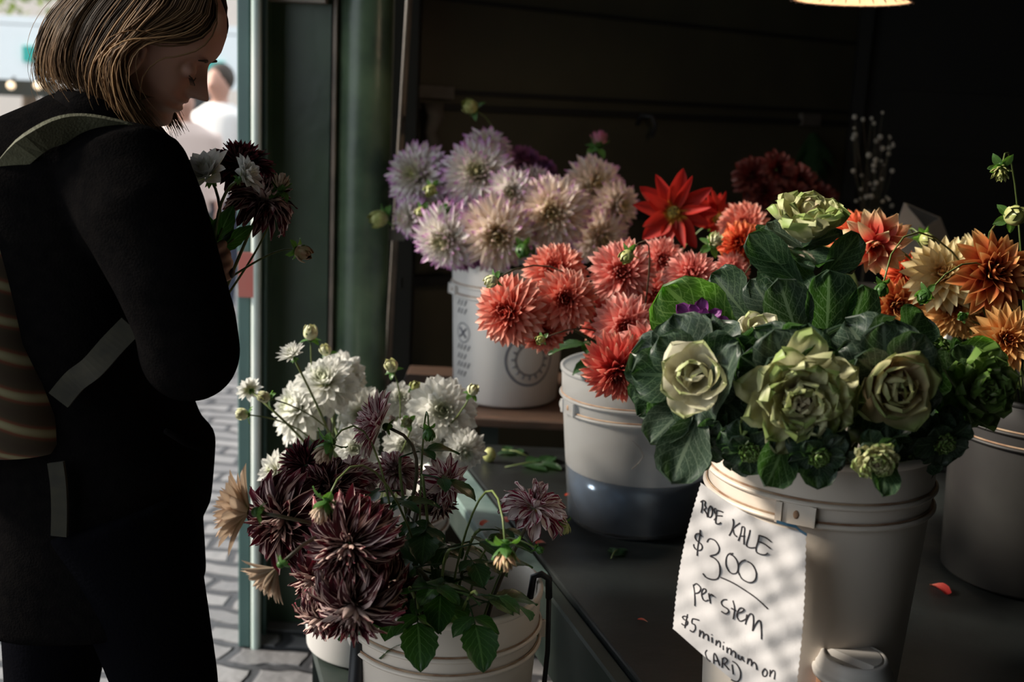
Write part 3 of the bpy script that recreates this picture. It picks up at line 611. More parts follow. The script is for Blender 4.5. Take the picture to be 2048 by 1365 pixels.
# table, ledge, lower bench
def strip(mb, d0, d1, s0, s1, z0, z1):
    prism(mb, [E0 + ED * s0 + EN * d0, E0 + ED * s0 + EN * d1, E0 + ED * s1 + EN * d1, E0 + ED * s1 + EN * d0], z0, z1)
tb = thing('display_table', 'dark slate topped display table carrying the buckets of coral dahlias and kale', 'table', (E0[0] + .5, E0[1], 0))
mb = MB(); far = E0 + ED * 1.25; near = E0 - ED * 0.95
prism(mb, [near, (2.0, near[1]), (2.3, 2.74), E0 + ED * ((2.74 - E0[1]) / ED[1])], TZ - 0.035, TZ); o = mb.build('tabletop', MT['slate'], tb, smooth=False); md = o.modifiers.new('e', 'BEVEL'); md.width = 0.004; md.segments = 2
mb = MB(); strip(mb, 0.0, 0.03, -0.95, 1.25, TZ - 0.16, TZ - 0.012); o = mb.build('edge_board', MT['edgedark'], tb, smooth=False); md = o.modifiers.new('e', 'BEVEL'); md.width = 0.004
mb = MB(); strip(mb, 0.002, 0.075, 0.42, 1.25, TZ - 0.03, TZ - 0.008); o = mb.build('teal_ledge', MT['edgeteal'], tb, smooth=False); md = o.modifiers.new('e', 'BEVEL'); md.width = 0.003
for s_, d_ in ((-0.7, -0.05), (1.1, -0.05), (-0.5, -1.2), (0.95, -1.6)):
    q = E0 + ED * s_ + EN * d_; mb = MB(); mb.box((q[0], q[1], (TZ - 0.035) / 2), (0.06, 0.06, TZ - 0.035)); mb.build('leg', MT['edgedark'], tb, smooth=False)
lg = thing('ledge_shelf', 'raised worn brown wooden shelf under the rear white bucket', 'shelf', (0.5, 3.0, TZ))
mb = MB(); prism(mb, [(-0.30, 2.76), (2.3, 2.76), (2.3, 3.30), (-0.30, 3.30)], LZ - 0.022, LZ); o = mb.build('board', MT['ledge'], lg, smooth=False); md = o.modifiers.new('e', 'BEVEL'); md.width = 0.003
for x_ in (-0.05, 1.0, 2.1):
    mb = MB(); mb.box((x_, 3.0, (LZ - 0.022) / 2 + (TZ / 2 if x_ > 3 else 0)), (0.05, 0.05, LZ - 0.022)); mb.build('support', MT['edgedark'], lg, smooth=False)
bn = thing('lower_bench', 'dark low bench beside the table holding the left buckets', 'bench', (E0[0] - .3, E0[1], 0))
mb = MB(); strip(mb, 0.05, 0.40, -0.8, 0.9, BZ - 0.03, BZ); mb.build('bench_top', MT['edgedark'], bn, smooth=False)
for s_, d_ in ((-0.7, 0.12), (-0.7, 0.36), (0.8, 0.12), (0.8, 0.36)):
    q = E0 + ED * s_ + EN * d_; mb = MB(); mb.box((q[0], q[1], (BZ - 0.03) / 2), (0.05, 0.05, BZ - 0.03)); mb.build('leg', MT['edgedark'], bn, smooth=False)

# ================================================================== BUCKETS
def rot_lean(ax, ay):
    return np.array(Matrix.Rotation(math.radians(ay), 3, 'Y') @ Matrix.Rotation(math.radians(ax), 3, 'X'))
def bucket(key, name, label, base, r=0.152, rb=0.130, h=0.37, m='plastic', lean=(0, 0), lug_az=None, handle=None, water=None, group=None, two=True):
    root = thing(name, label, 'bucket', base, group); R = rot_lean(*lean); c = V3(base); t = 0.0025
    rm = rb + (r - rb) * 0.72                                    # body radius under the collar
    zc = h * 0.78
    body = [(0.0, 0.004), (rb - 0.006, 0.004), (rb, 0.010), (rm, zc), (rm + 0.002, h - 0.052), (rm + 0.003, h - 0.004), (rm + 0.0, h), (rm - t, h - 0.002), (rm - t - 0.001, zc), (rb - t, 0.012), (0.0, 0.010)]
    mb = MB(); mb.lathe(c, body, 88, R); mb.build('bucket_body', MT[m], root)
    mb = MB()
    rim = [(rm + 0.001, h - 0.010), (r - 0.003, h - 0.010), (r, h - 0.007), (r, h - 0.001), (r - 0.003, h + 0.001), (rm - 0.001, h + 0.001), (rm - 0.0015, h - 0.006)]
    mb.lathe(c, rim, 88, R); mb.build('rim', MT[m], root)
    for zf in ((h - 0.058, h - 0.085) if two else (h - 0.07,)):
        mb = MB(); fl = [(rm + 0.001, zf - 0.0035), (r - 0.001, zf - 0.0035), (r + 0.001, zf - 0.001), (r + 0.001, zf + 0.001), (r - 0.002, zf + 0.0030), (rm + 0.001, zf + 0.0034)]
        mb.lathe(c, fl, 88, R); mb.build('rim_rib', MT[m], root)
        mb = MB(); mb.lathe(c, [(rm + 0.0026, zf + 0.003), (rm + 0.0042, zf + 0.0042), (rm + 0.0028, zf + 0.0062)], 88, R); mb.build('grime_line', MT['grime'], root)
    if water:
        mb = MB(); rw = rb + (r - rb) * .72 * water / h - 0.0045; mb.lathe(c, [(0, 0.012), (rb - 0.006, 0.012), (rw, water), (0, water)], 64, R); mb.build('water', MT['water'], root)
    for az in (lug_az or []):
        a = math.radians(az); o_ = V3((math.cos(a), math.sin(a), 0)); tt = V3((-math.sin(a), math.cos(a), 0)); Rl = R @ np.column_stack([o_, tt, V3((0, 0, 1))])
        p = c + R @ (o_ * (rm + 0.005) + V3((0, 0, h - 0.073)))
        mb = MB(); mb.box(p + R @ (tt * -0.022), (0.012, 0.008, 0.027), Rl); mb.box(p + R @ (tt * 0.022), (0.008, 0.004, 0.027), Rl); mb.box(p, (0.006, 0.044, 0.027), Rl)
        lg_ = mb.build('handle_lug', MT[m], root, smooth=False)
        mb = MB(); mb.ellip(p + R @ (o_ * 0.003), (R @ tt * 0.004, R @ V3((0, 0, 0.006)), R @ o_ * 0.0015), 10, 6); mb.build('pin_hole', MT['grime'], lg_)
    if handle:
        az, drop, mh = handle; pts = []
        for q in range(25):
            s_ = PI * q / 24; a = math.radians(az); ox = V3((math.cos(a), math.sin(a), 0)); oy = V3((-math.sin(a), math.cos(a), 0))
            pts.append(c + R @ (ox * math.cos(s_) * (r + 0.006) + oy * math.sin(s_) * (r + 0.012) + V3((0, 0, h - 0.07 - drop * math.sin(s_)))))
        mb = MB(); mb.tube(pts, 0.0024, 8); mb.build('handle', MT[mh], root)
    BUCKET[key] = (c, h, rm)
    return root

b_rear = bucket('rear', 'plastic_bucket', 'white plastic bucket with grey print on the rear shelf under lilac and white dahlias', PZ(1009, 793, LZ), r=0.156, rb=0.140, h=0.37, m='plastic_clean', lug_az=[200])
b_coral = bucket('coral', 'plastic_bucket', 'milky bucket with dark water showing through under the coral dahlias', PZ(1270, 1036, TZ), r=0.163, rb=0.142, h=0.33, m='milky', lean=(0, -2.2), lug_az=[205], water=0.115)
kb = P(1644, 885, 1.57); b_kale = bucket('kale', 'plastic_bucket', 'stained white bucket of rose kale with a paper price bag hung on it', (kb[0], kb[1], TZ), r=0.156, rb=0.132, h=kb[2] - TZ + .018, lug_az=[246])
b_front = bucket('front', 'plastic_bucket', 'grubby white bucket under the striped burgundy dahlias in the left foreground', (-0.083, 1.64, BZ), r=0.150, rb=0.128, h=0.368, lug_az=[10])
b_left = bucket('white', 'plastic_bucket', 'white bucket on the low bench behind the burgundy dahlias, mostly hidden', (-0.258, 2.146, BZ), r=0.150, rb=0.130, h=0.35, m='plastic_clean')
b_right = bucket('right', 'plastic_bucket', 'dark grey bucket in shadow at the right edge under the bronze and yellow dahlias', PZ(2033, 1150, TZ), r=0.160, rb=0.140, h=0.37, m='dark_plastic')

# prints on the rear bucket: a round cog-like seal and a column of blurred marks down the left side
def on_bucket(key, r0, r1, az, z, off=0.0008):
    c, h, rm = BUCKET[key]; rr = r0 + (rm - r0) * z / (h * .78) + off; a = math.radians(az)
    return c + V3((math.cos(a) * rr, math.sin(a) * rr, z))
def ring_print(mb, key, rb, az0, z0, R0, R1, n=48):
    vs = []; 
    for i in range(n):
        a = 2 * PI * i / n
        for R_ in (R0, R1): vs.append(on_bucket(key, rb, 0, az0 + math.degrees(R_ * math.cos(a) / 0.15), z0 + R_ * math.sin(a)))
    mb.add(vs, [(2 * i, 2 * i + 1, (2 * i + 3) % (2 * n), (2 * i + 2) % (2 * n)) for i in range(n)])
mb = MB(); ring_print(mb, 'rear', 0.140, 296, 0.135, 0.066, 0.072); ring_print(mb, 'rear', 0.140, 296, 0.135, 0.040, 0.044)
for i in range(16):
    a = 2 * PI * i / 16; pts = [on_bucket('rear', 0.14, 0, 296 + math.degrees(q * math.cos(a) / .15), 0.135 + q * math.sin(a), 0.001) for q in (0.045, 0.055)]
    mb.tube(pts, 0.0022, 5)
mb.build('round_seal', MT['print'], b_rear)
mb = MB(); AZL = 219
ring_print(mb, 'rear', 0.140, AZL, 0.19, 0.024, 0.027, 32)
mb.tube([on_bucket('rear', .14, 0, AZL - 5, .178, .001), on_bucket('rear', .14, 0, AZL + 5, .202, .001)], .0025, 5); mb.tube([on_bucket('rear', .14, 0, AZL + 5, .178, .001), on_bucket('rear', .14, 0, AZL - 5, .202, .001)], .0025, 5)
for zz, n_ in ((0.262, 3), (0.240, 3), (0.145, 4), (0.12, 3), (0.098, 4), (0.074, 3)):
    for q in range(n_): mb.tube([on_bucket('rear', .14, 0, AZL - 9 + q * 5.5, zz, .001), on_bucket('rear', .14, 0, AZL - 6 + q * 5.5, zz + .014, .001)], .0018, 5)
mb.build('side_print', MT['print'], b_rear)
mb = MB(); c, h, rm = BUCKET['coral']                            # faint drawn curve on the milky bucket
mb.tube([on_bucket('coral', .142, 0, a_, z_, .0012) for a_, z_ in ((252, .215), (258, .213), (263, .20), (266, .185), (263, .17), (258, .155))], .0006, 5); mb.build('pen_mark', MT['plate'], b_coral)
mb = MB()
for z0_, z1_ in ((0.225, 0.25), (0.285, 0.32)):
    mb.add([on_bucket('white', .13, 0, a_, z_, .001) for z_ in (z0_, z1_) for a_ in (196, 203, 210)], [(0, 1, 4, 3), (1, 2, 5, 4)])
mb.build('blue_print', MT['bluesticker'], b_left)
# black clip and cord on the front bucket's rim
c, h, rm = BUCKET['front']; cl = thing('rubber_tie', 'black rubber cord clipped over the rim of the left foreground bucket', 'cord', (c[0] + .15, c[1], c[2] + .1))
a = math.radians(8); o_ = V3((math.cos(a), math.sin(a), 0)); p = c + o_ * 0.148 + V3((0, 0, h))
mb = MB(); mb.tube([p - o_ * 0.016 + V3((0, 0, -.03)), p - o_ * .012 + V3((0, 0, .006)), p + V3((0, 0, .010)), p + o_ * .012 + V3((0, 0, .002)), p + o_ * .014 + V3((0, 0, -.03))], .0055, 10); mb.build('clip', MT['blackrubber'], cl)
mb = MB(); mb.tube([p + o_ * .014 + V3((0, 0, -.028)), p + o_ * .017 + V3((0, 0, -.12)), p + o_ * .012 + V3((0, 0, -.24)), p + o_ * .0 + V3((0, 0, -.35))], .004, 8); mb.build('cord', MT['blackrubber'], cl)
p2 = c + V3((-0.146 * math.cos(0.55), -0.146 * math.sin(0.55), h - .07)); mb = MB()
mb.tube([p2, p2 + V3((-.004, -.008, -.1)), p2 + V3((.004, -.006, -.29))], .011, 10); tag(mb.build('rubber_strap', MT['blackrubber']), 'black strap hanging down the left side of the foreground bucket', 'strap')

# ================================================================== FLOWERS
G1 = 'white and lilac dahlias in the rear bucket'
L = [
 ('white dahlia with lilac tips, leftmost of the rear bunch beside the green column', 830, 350, 2.98, 68, (-.35, .25, .9), 'cactus', 'lilac'),
 ('large white dahlia at the top of the rear bunch', 952, 345, 2.90, 74, (-.1, .25, .95), 'cactus', 'lilac'),
 ('white dahlia with lilac tips peeking up behind the largest white bloom', 975, 292, 3.02, 52, (.1, .7, .7), 'cactus', 'lilac'),
 ('small half open white dahlia with violet tips amid the rear bunch', 1022, 384, 2.80, 46, (-.1, -.15, 1), 'spiky', 'lilac'),
 ('cream dahlia facing forward in the middle of the rear bunch', 1102, 428, 2.78, 76, (-.05, .05, 1), 'cactus', 'cream'),
 ('cream dahlia at the upper right of the rear bunch', 1192, 372, 2.93, 66, (.25, .35, .9), 'cactus', 'cream'),
 ('cream and lilac dahlia at the far right of the rear bunch', 1240, 412, 2.90, 52, (.6, .1, .8), 'cactus', 'cream'),
 ('cream dahlia with lilac rim at the bottom centre of the rear bunch, over the bucket', 995, 472, 2.76, 78, (0, -.1, 1), 'cactus', 'cream'),
 ('white dahlia hanging at the lower left of the rear bunch over the bucket rim', 888, 480, 2.80, 72, (-.3, -.2, .9), 'cactus', 'lilac'),
 ('lilac rimmed dahlia turned to the left under the leftmost rear bloom', 812, 436, 2.95, 44, (-.8, 0, .5), 'cactus', 'lilac'),
 ('small shaded mauve dahlia behind the white blooms at the back', 1052, 318, 3.12, 38, (.3, .6, .5), 'dinner', 'mauve'),
 ('second shaded mauve dahlia at the back, right of the first', 1092, 336, 3.12, 30, (.4, .6, .5), 'dinner', 'mauve'),
 ('shaded cream dahlia low on the right of the rear bunch above the coral ones', 1205, 478, 2.88, 58, (.3, -.3, .9), 'cactus', 'cream'),
 ('cream dahlia at the lower far right of the rear bunch near the red flower', 1232, 452, 2.98, 44, (.7, -.2, .6), 'cactus', 'cream'),
 ('lilac tinged dahlia drooping at the very bottom left of the rear bunch', 925, 512, 2.86, 46, (-.1, -.6, .7), 'cactus', 'mauve'),
 ('pale lilac dahlia half hidden between the top white and the cream blooms', 1000, 330, 3.05, 44, (.5, .4, .7), 'cactus', 'lilac'),
 ('lilac edged dahlia half hidden behind the small half open one', 1062, 372, 2.98, 46, (.1, .3, .9), 'cactus', 'lilac'),
 ('pale dahlia nestled behind the blooms at the lower left of the rear bunch', 855, 440, 3.02, 50, (-.3, .2, .9), 'cactus', 'lilac'),
]
for a in L: flower(a[0], G1, a[1], a[2], a[3] - .06, a[4] * 1.06, a[5], a[6], a[7], 'rear', leaves=1)
G2 = 'coral dahlias in the milky bucket'
L = [
 ('coral dahlia at the top left of the coral bunch, seen from above', 1108, 540, 2.22, 68, (-.1, .5, .8), 'decor', 'coral'),
 ('bright coral dahlia with curled petals at the front centre of the coral bunch', 1132, 598, 2.08, 66, (.05, .2, 1), 'decor', 'coral'),
 ('big coral dahlia at the far left of the coral bunch, over the rear bucket', 1012, 624, 2.06, 76, (-.35, .1, .9), 'decor', 'coral'),
 ('shaded coral dahlia low between the left bloom and the stems', 1088, 668, 2.12, 50, (.1, -.2, .9), 'decor', 'coral'),
 ('salmon pink dahlia in the centre of the coral bunch under a drooping bud', 1244, 545, 2.18, 70, (-.1, .25, .95), 'cactus', 'pink'),
 ('pale salmon dahlia at the back between two larger pink blooms', 1325, 520, 2.34, 52, (0, .4, .9), 'cactus', 'pink'),
 ('pale salmon dahlia facing up beside the glowing kale leaf', 1384, 548, 2.16, 58, (-.1, .5, .8), 'cactus', 'pink'),
 ('small salmon dahlia at the right end of the bunch behind the kale', 1468, 538, 2.24, 38, (.2, .4, .8), 'cactus', 'pink'),
 ('pink dahlia in the lower middle of the coral bunch over the bucket rim', 1252, 655, 2.06, 66, (0, .1, 1), 'decor', 'pink'),
 ('deep coral dahlia hanging lowest over the milky bucket', 1238, 748, 1.98, 78, (-.1, -.35, .9), 'cactus', 'deepcoral'),
 ('wilting pink dahlia with shrivelled petals beside the white kale head', 1292, 690, 2.02, 52, (.3, .2, .9), 'ragged', 'pink'),
 ('orange red dahlia behind the bunch, right of the two red star dahlias', 1490, 452, 2.50, 56, (-.1, .4, .9), 'decor', 'coral'),
 ('brick orange dahlia left of the top kale head', 1478, 488, 2.34, 46, (-.3, .2, .9), 'curl', 'orange'),
 ('shaded coral dahlia tucked behind the lowest blooms', 1205, 640, 2.26, 52, (-.2, .1, .9), 'decor', 'deepcoral'),
 ('shaded pink dahlia filling the middle of the coral bunch', 1310, 590, 2.28, 52, (0, .1, .9), 'cactus', 'pink'),
]
for a in L: flower(a[0], G2, *a[1:6], a[6], a[7], 'coral', leaves=1, stemmat='stemdark')
flower('shaggy red dahlia with pointed petals and yellow eye, left of the pair', 'red star dahlias', 1348, 425, 2.50, 76, (-.05, .12, 1), 'star', 'red', 'coral', leaves=1, sty=dict(n=15))
flower('second red pointed dahlia turned away, right of the first', 'red star dahlias', 1440, 436, 2.58, 62, (.5, .45, .6), 'star', 'red', 'coral', leaves=1)
G3 = 'yellow, orange and bronze dahlias in the right bucket'
L = [
 ('ragged peach and red dahlia with long pointed petals beside the top kale head', 1752, 492, 1.92, 74, (-.1, -.25, .95), 'ragged', 'flame'),
 ('blurred orange dahlia behind the ragged peach one', 1715, 470, 2.25, 52, (-.2, .3, .9), 'curl', 'orange'),
 ('pale yellow dahlia with pointed petals left of the big bronze one', 1886, 548, 1.94, 76, (-.45, .35, .8), 'spiky', 'yellow'),
 ('large bronze dahlia with layered pointed petals at the right edge', 1990, 545, 1.84, 84, (.12, .3, .9), 'spiky', 'bronze'),
 ('yellow and gold dahlia below the bronze one', 1905, 618, 1.96, 62, (-.2, .1, 1), 'decor', 'gold'),
 ('small orange red dahlia between the ragged and the yellow blooms', 1812, 545, 2.05, 42, (-.1, .2, .9), 'curl', 'orange'),
 ('golden dahlia at the right edge above the rightmost kale leaves', 2015, 678, 1.78, 64, (-.15, .25, .9), 'spiky', 'gold'),
 ('shaded rust dahlia behind the drooping green bud', 1795, 612, 2.0, 50, (0, 0, 1), 'spiky', 'bronze'),
 ('golden dahlia peeping out above the rose coloured kale', 1812, 668, 1.90, 42, (-.1, .3, .9), 'spiky', 'gold'),
 ('yellow dahlia behind the bronze one at the far right', 1945, 520, 2.10, 56, (-.1, .5, .8), 'spiky', 'yellow'),
 ('shaded gold dahlia behind the right kale leaves', 1955, 630, 2.05, 56, (0, .1, 1), 'decor', 'gold'),
]
for a in L: flower(a[0], G3, *a[1:6], a[6], a[7], 'right', leaves=1, sty=dict(nv=7) if a[6] == 'spiky' else None)
G4 = 'white dahlias in the bench bucket'
L = [
 ('white dahlia at the far left of the white bunch seen from behind', 590, 815, 2.22, 74, (-.55, .35, .35), 'dinner', 'white'),
 ('white dahlia at the upper middle left of the white bunch', 648, 762, 2.20, 66, (-.15, .6, .5), 'dinner', 'white'),
 ('white dahlia at the top right of the left white cluster', 690, 752, 2.32, 58, (.5, .45, .5), 'dinner', 'white'),
 ('largest white dahlia, right of the striped purple one', 884, 822, 2.18, 72, (.1, .35, .9), 'dinner', 'white'),
 ('white dahlia at the lower right of the bunch in front of the table', 932, 905, 2.14, 44, (.3, -.1, .9), 'dinner', 'white'),
 ('white dahlia right behind the striped purple bloom', 722, 828, 2.28, 54, (-.1, .3, .9), 'dinner', 'white'),
 ('small white dahlia between the two tall buds', 800, 796, 2.32, 36, (.1, .5, .8), 'dinner', 'white'),
 ('shaded white dahlia low in the middle of the white bunch', 812, 890, 2.14, 50, (0, .1, 1), 'dinner', 'white'),
 ('white dahlia above the dark burgundy ones', 712, 895, 2.10, 46, (-.1, .1, 1), 'dinner', 'white'),
 ('sunlit white dahlia behind the left burgundy blooms', 548, 942, 2.06, 42, (-.5, .3, .6), 'open', 'white'),
 ('shaded white dahlia below the largest white one', 880, 890, 2.2, 54, (.1, 0, 1), 'dinner', 'white'),
 ('small tufted white dahlia on a thin stem above the left cluster', 584, 710, 2.10, 30, (-.25, .7, .35), 'half', 'white'),
 ('tiny white dahlia turned away at the left edge of the white bunch', 497, 778, 2.14, 26, (-.5, .2, -.5), 'open', 'white'),
]
for a in L: flower(a[0], G4, *a[1:6], a[6], a[7], 'white', leaves=0, straight=0.5)
G5 = 'striped burgundy dahlias in the foreground bucket'
L = [
 ('purple and white striped dahlia in profile facing left before the white ones', 752, 848, 1.66, 68, (-.85, .25, .05), 'half', 'stripewhite', dict(n=80, W=.19, thmax=1.5)),
 ('dark burgundy dahlia pointing up at the left of the striped bunch', 606, 925, 1.66, 62, (-.35, .65, .6), 'shaggy', 'burgundy', None),
 ('dark burgundy dahlia with white flecks at the far left of the bunch', 562, 1045, 1.58, 96, (-.35, .1, .9), 'curl', 'stripe', None),
 ('striped dahlia with curled pale petals above the centre of the bunch', 656, 975, 1.62, 66, (-.1, .4, .9), 'curl', 'stripe', None),
 ('large striped dahlia drooping at the front of the burgundy bunch', 695, 1098, 1.44, 98, (-.1, -.15, .95), 'curl', 'stripe', dict(n=105, W=.15)),
 ('striped dahlia hanging lowest over the side of the bucket', 705, 1222, 1.46, 92, (-.15, -.55, .8), 'curl', 'stripe', None),
 ('white and purple striped dahlia standing apart at the right over the table', 1072, 1008, 1.62, 70, (.2, .65, .15), 'open', 'stripewhite', dict(n=54, W=.18, thmax=1.8, curve=.5, cup=1.1, kind='round', wob=.16, ruf=.15)),
 ('pale striped dahlia at the back right of the burgundy bunch', 895, 965, 1.72, 56, (.5, .2, .7), 'ragged', 'stripewhite', None),
 ('white flecked dahlia directly under the purple profile bloom', 790, 940, 1.78, 46, (-.1, .6, .7), 'curl', 'stripewhite', None),
 ('white flecked dahlia behind the drooping green bud', 705, 950, 1.76, 44, (-.2, .5, .7), 'curl', 'stripewhite', None),
 ('red rimmed striped dahlia just above the large drooping one', 745, 1045, 1.54, 48, (.1, .6, .7), 'curl', 'stripe', None),
 ('faded tan dahlia in profile at the far left of the foreground', 486, 1020, 1.46, 84, (-.95, .15, .05), 'half', 'tan', dict(n=60, W=.15, thmax=1.2)),
 ('faded tan half open dahlia drooping at the lower left', 546, 1145, 1.42, 66, (-.55, -.55, .35), 'half', 'tan', dict(thmax=.9)),
 ('striped dahlia at the lower left of the bunch against the half hidden white bucket', 632, 1165, 1.56, 74, (-.5, -.25, .8), 'curl', 'stripe', None),
 ('striped dahlia beside the lowest one with its edge on the bucket rim', 768, 1180, 1.54, 62, (.3, -.2, .9), 'curl', 'stripe', None),
 ('dark striped dahlia at the bottom left below the others', 640, 1242, 1.52, 56, (-.3, -.6, .7), 'curl', 'stripe', None),
 ('dark striped dahlia low behind the leaves at the right of the bunch', 880, 1010, 1.74, 44, (.5, -.5, .7), 'curl', 'stripe', None),
]
for a in L: flower(a[0], G5, *a[1:6], a[6], a[7], 'front', leaves=1, stemmat='stemdark', sty=a[8], stemr=0.0030)

# ---- buds
GB = 'round green dahlia buds'
for a in [
 ('green bud on a tall stem above the largest rear white dahlia', 942, 214, 3.0, 17, (-.6, .3, .5), 'budgreen', 'rear', 'round'),
 ('pair like green bud sticking out at the far left of the rear bunch', 760, 437, 2.92, 20, (-.7, -.3, .6), 'budgreen', 'rear', 'round'),
 ('small green bud in front of the leftmost rear bloom', 862, 380, 2.80, 14, (-.2, -.4, .9), 'budgreen', 'rear', 'round'),
 ('small green bud below the first one at the left of the rear bunch', 843, 424, 2.78, 13, (-.3, -.5, .8), 'budgreen', 'rear', 'round'),
 ('leafy green bud in front of the lower left rear bloom', 892, 420, 2.74, 14, (.3, .2, .9), 'sepal', 'rear', 'round'),
 ('dark green bud hanging below the cream blooms', 1046, 500, 2.66, 16, (.1, -.6, .8), 'sepal', 'rear', 'round'),
 ('pink tipped half open bud standing above the right rear blooms', 1198, 282, 2.92, 21, (.1, .9, .4), 'budpink', 'rear', 'petal'),
 ('pale green bud on a dark stem at the top left of the coral bunch', 984, 562, 1.98, 15, (-.7, -.4, .6), 'budcream', 'coral', 'round'),
 ('green bud drooping before the central salmon dahlia', 1255, 512, 2.02, 16, (-.5, -.6, .6), 'budgreen', 'coral', 'round'),
 ('small green bud low in the coral bunch above the bucket rim', 1082, 680, 1.98, 11, (-.5, -.1, .8), 'budgreen', 'coral', 'round'),
 ('half open peach bud right of the red star dahlias', 1428, 483, 2.25, 20, (.2, .6, .7), 'budcream', 'coral', 'petal'),
 ('yellow green bud left of the top kale head', 1520, 495, 2.1, 15, (.1, .7, .6), 'budgreen', 'coral', 'round'),
 ('striped green bud on a tall stem at the upper right edge', 2002, 342, 1.80, 22, (-.3, -.5, .7), 'budgreen', 'right', 'petal'),
 ('half open green bud standing above the bronze dahlia', 2028, 432, 1.78, 24, (.1, .2, .9), 'budgreen', 'right', 'round'),
 ('dark green bud bending over in front of the yellow dahlias', 1850, 592, 1.70, 17, (-.6, -.5, .6), 'sepal', 'right', 'round'),
 ('dark green bud hanging between the ragged and yellow dahlias', 1764, 578, 1.72, 15, (-.2, -.8, .5), 'sepal', 'right', 'round'),
 ('small green bud above the right kale leaves', 1926, 634, 1.72, 10, (-.4, .2, .8), 'sepal', 'right', 'round'),
 ('yellow bud on a long tan stem behind the yellow dahlias', 1852, 478, 2.05, 16, (.4, -.4, .7), 'budgreen', 'right', 'round'),
 ('cream bud standing highest above the white bunch', 621, 668, 2.18, 17, (0, 1, .15), 'budcream', 'white', 'round'),
 ('small cream bud right of the highest one', 652, 702, 2.24, 13, (-.3, .6, .3), 'budcream', 'white', 'round'),
 ('pale green bud on a tall stem left of the largest white dahlia', 783, 734, 2.16, 15, (-.3, .8, .4), 'budcream', 'white', 'round'),
 ('green bud at the far left of the white bunch', 486, 829, 2.10, 14, (-.9, .1, .2), 'budcream', 'white', 'round'),
 ('green bud in front of the left white dahlia', 530, 795, 2.04, 14, (-.8, .3, .4), 'budcream', 'white', 'round'),
 ('pale green bud right of the largest white dahlia before the rear bucket', 946, 782, 2.12, 13, (.3, .8, .4), 'budcream', 'white', 'round'),
 ('small bud peeking between the tall bud and the largest white dahlia', 830, 773, 2.25, 11, (.2, .6, .6), 'budgreen', 'white', 'round'),
 ('cream bud right of the purple striped profile bloom', 815, 845, 2.0, 14, (-.1, .3, .9), 'budcream', 'white', 'petal'),
 ('drooping green bud with pale petals above the burgundy bunch', 650, 902, 1.58, 27, (-.45, -.75, .4), 'tan', 'front', 'petal'),
 ('pale tan bud in the middle of the burgundy bunch', 646, 1020, 1.44, 28, (-.25, -.8, .5), 'tan', 'front', 'petal'),
 ('blurred yellow peach bud hanging at the right over the foreground rim', 1012, 1112, 1.38, 30, (.1, -.9, .45), 'budtan', 'front', 'petal'),
 ('dark green drooping bud in front of the largest white dahlia', 858, 868, 1.66, 14, (.1, -.8, .5), 'sepal', 'front', 'round'),
 ('small green bud under the striped dahlia standing apart', 1128, 1055, 1.64, 14, (.2, -.8, .5), 'budgreen', 'front', 'round'),
 ('tiny green bud on a hooked stem at the rim of the foreground bucket', 1078, 1100, 1.58, 9, (.8, -.3, .4), 'sepal', 'front', 'round'),
]:
    m_ = a[6]
    if a[8] == 'petal' and not m_.startswith('bud') or a[8] == 'round': pass
    bud(a[0], GB if 'green bud' in a[0] else 'opening dahlia buds', a[1], a[2], a[3], a[4], a[5], m_, a[7], a[8], stemmat='stemdark' if a[7] in ('coral',) else 'stem', leafy=False)
# ================================================================== ROSE KALE
HK = {
 'white':  dict(n=16, W=.52, thmax=.92, curve=-0.62, cup=.9, ruf=.08, kind='kale', inner=.72, m='kalewhite', nu=14, nv=13),
 'yellow': dict(n=46, W=.42, thmax=1.5, curve=-0.6, cup=0.5, ruf=.20, kind='kale', inner=.45, m='kaleyellow', nu=13, nv=13),
 'rose':   dict(n=24, W=.66, thmax=1.3, curve=-1.1, cup=0.9, ruf=.06, kind='kale', inner=.42, m='kalerose', nu=13, nv=13),
 'green':  dict(n=34, W=.46, thmax=1.5, curve=-0.6, cup=0.5, ruf=.28, kind='kale', inner=.5, m='kalegreen', nu=9, nv=9),
 'top':    dict(n=24, W=.46, thmax=.95, curve=-0.25, cup=0.6, ruf=.20, kind='kale', inner=.8, m='kaleyellow', nu=13, nv=13),
 'purple': dict(n=20, W=.36, thmax=1.3, curve=-0.3, cup=0.8, ruf=.2, kind='kale', inner=.5, m='kalepurple', nu=9, nv=9),
}
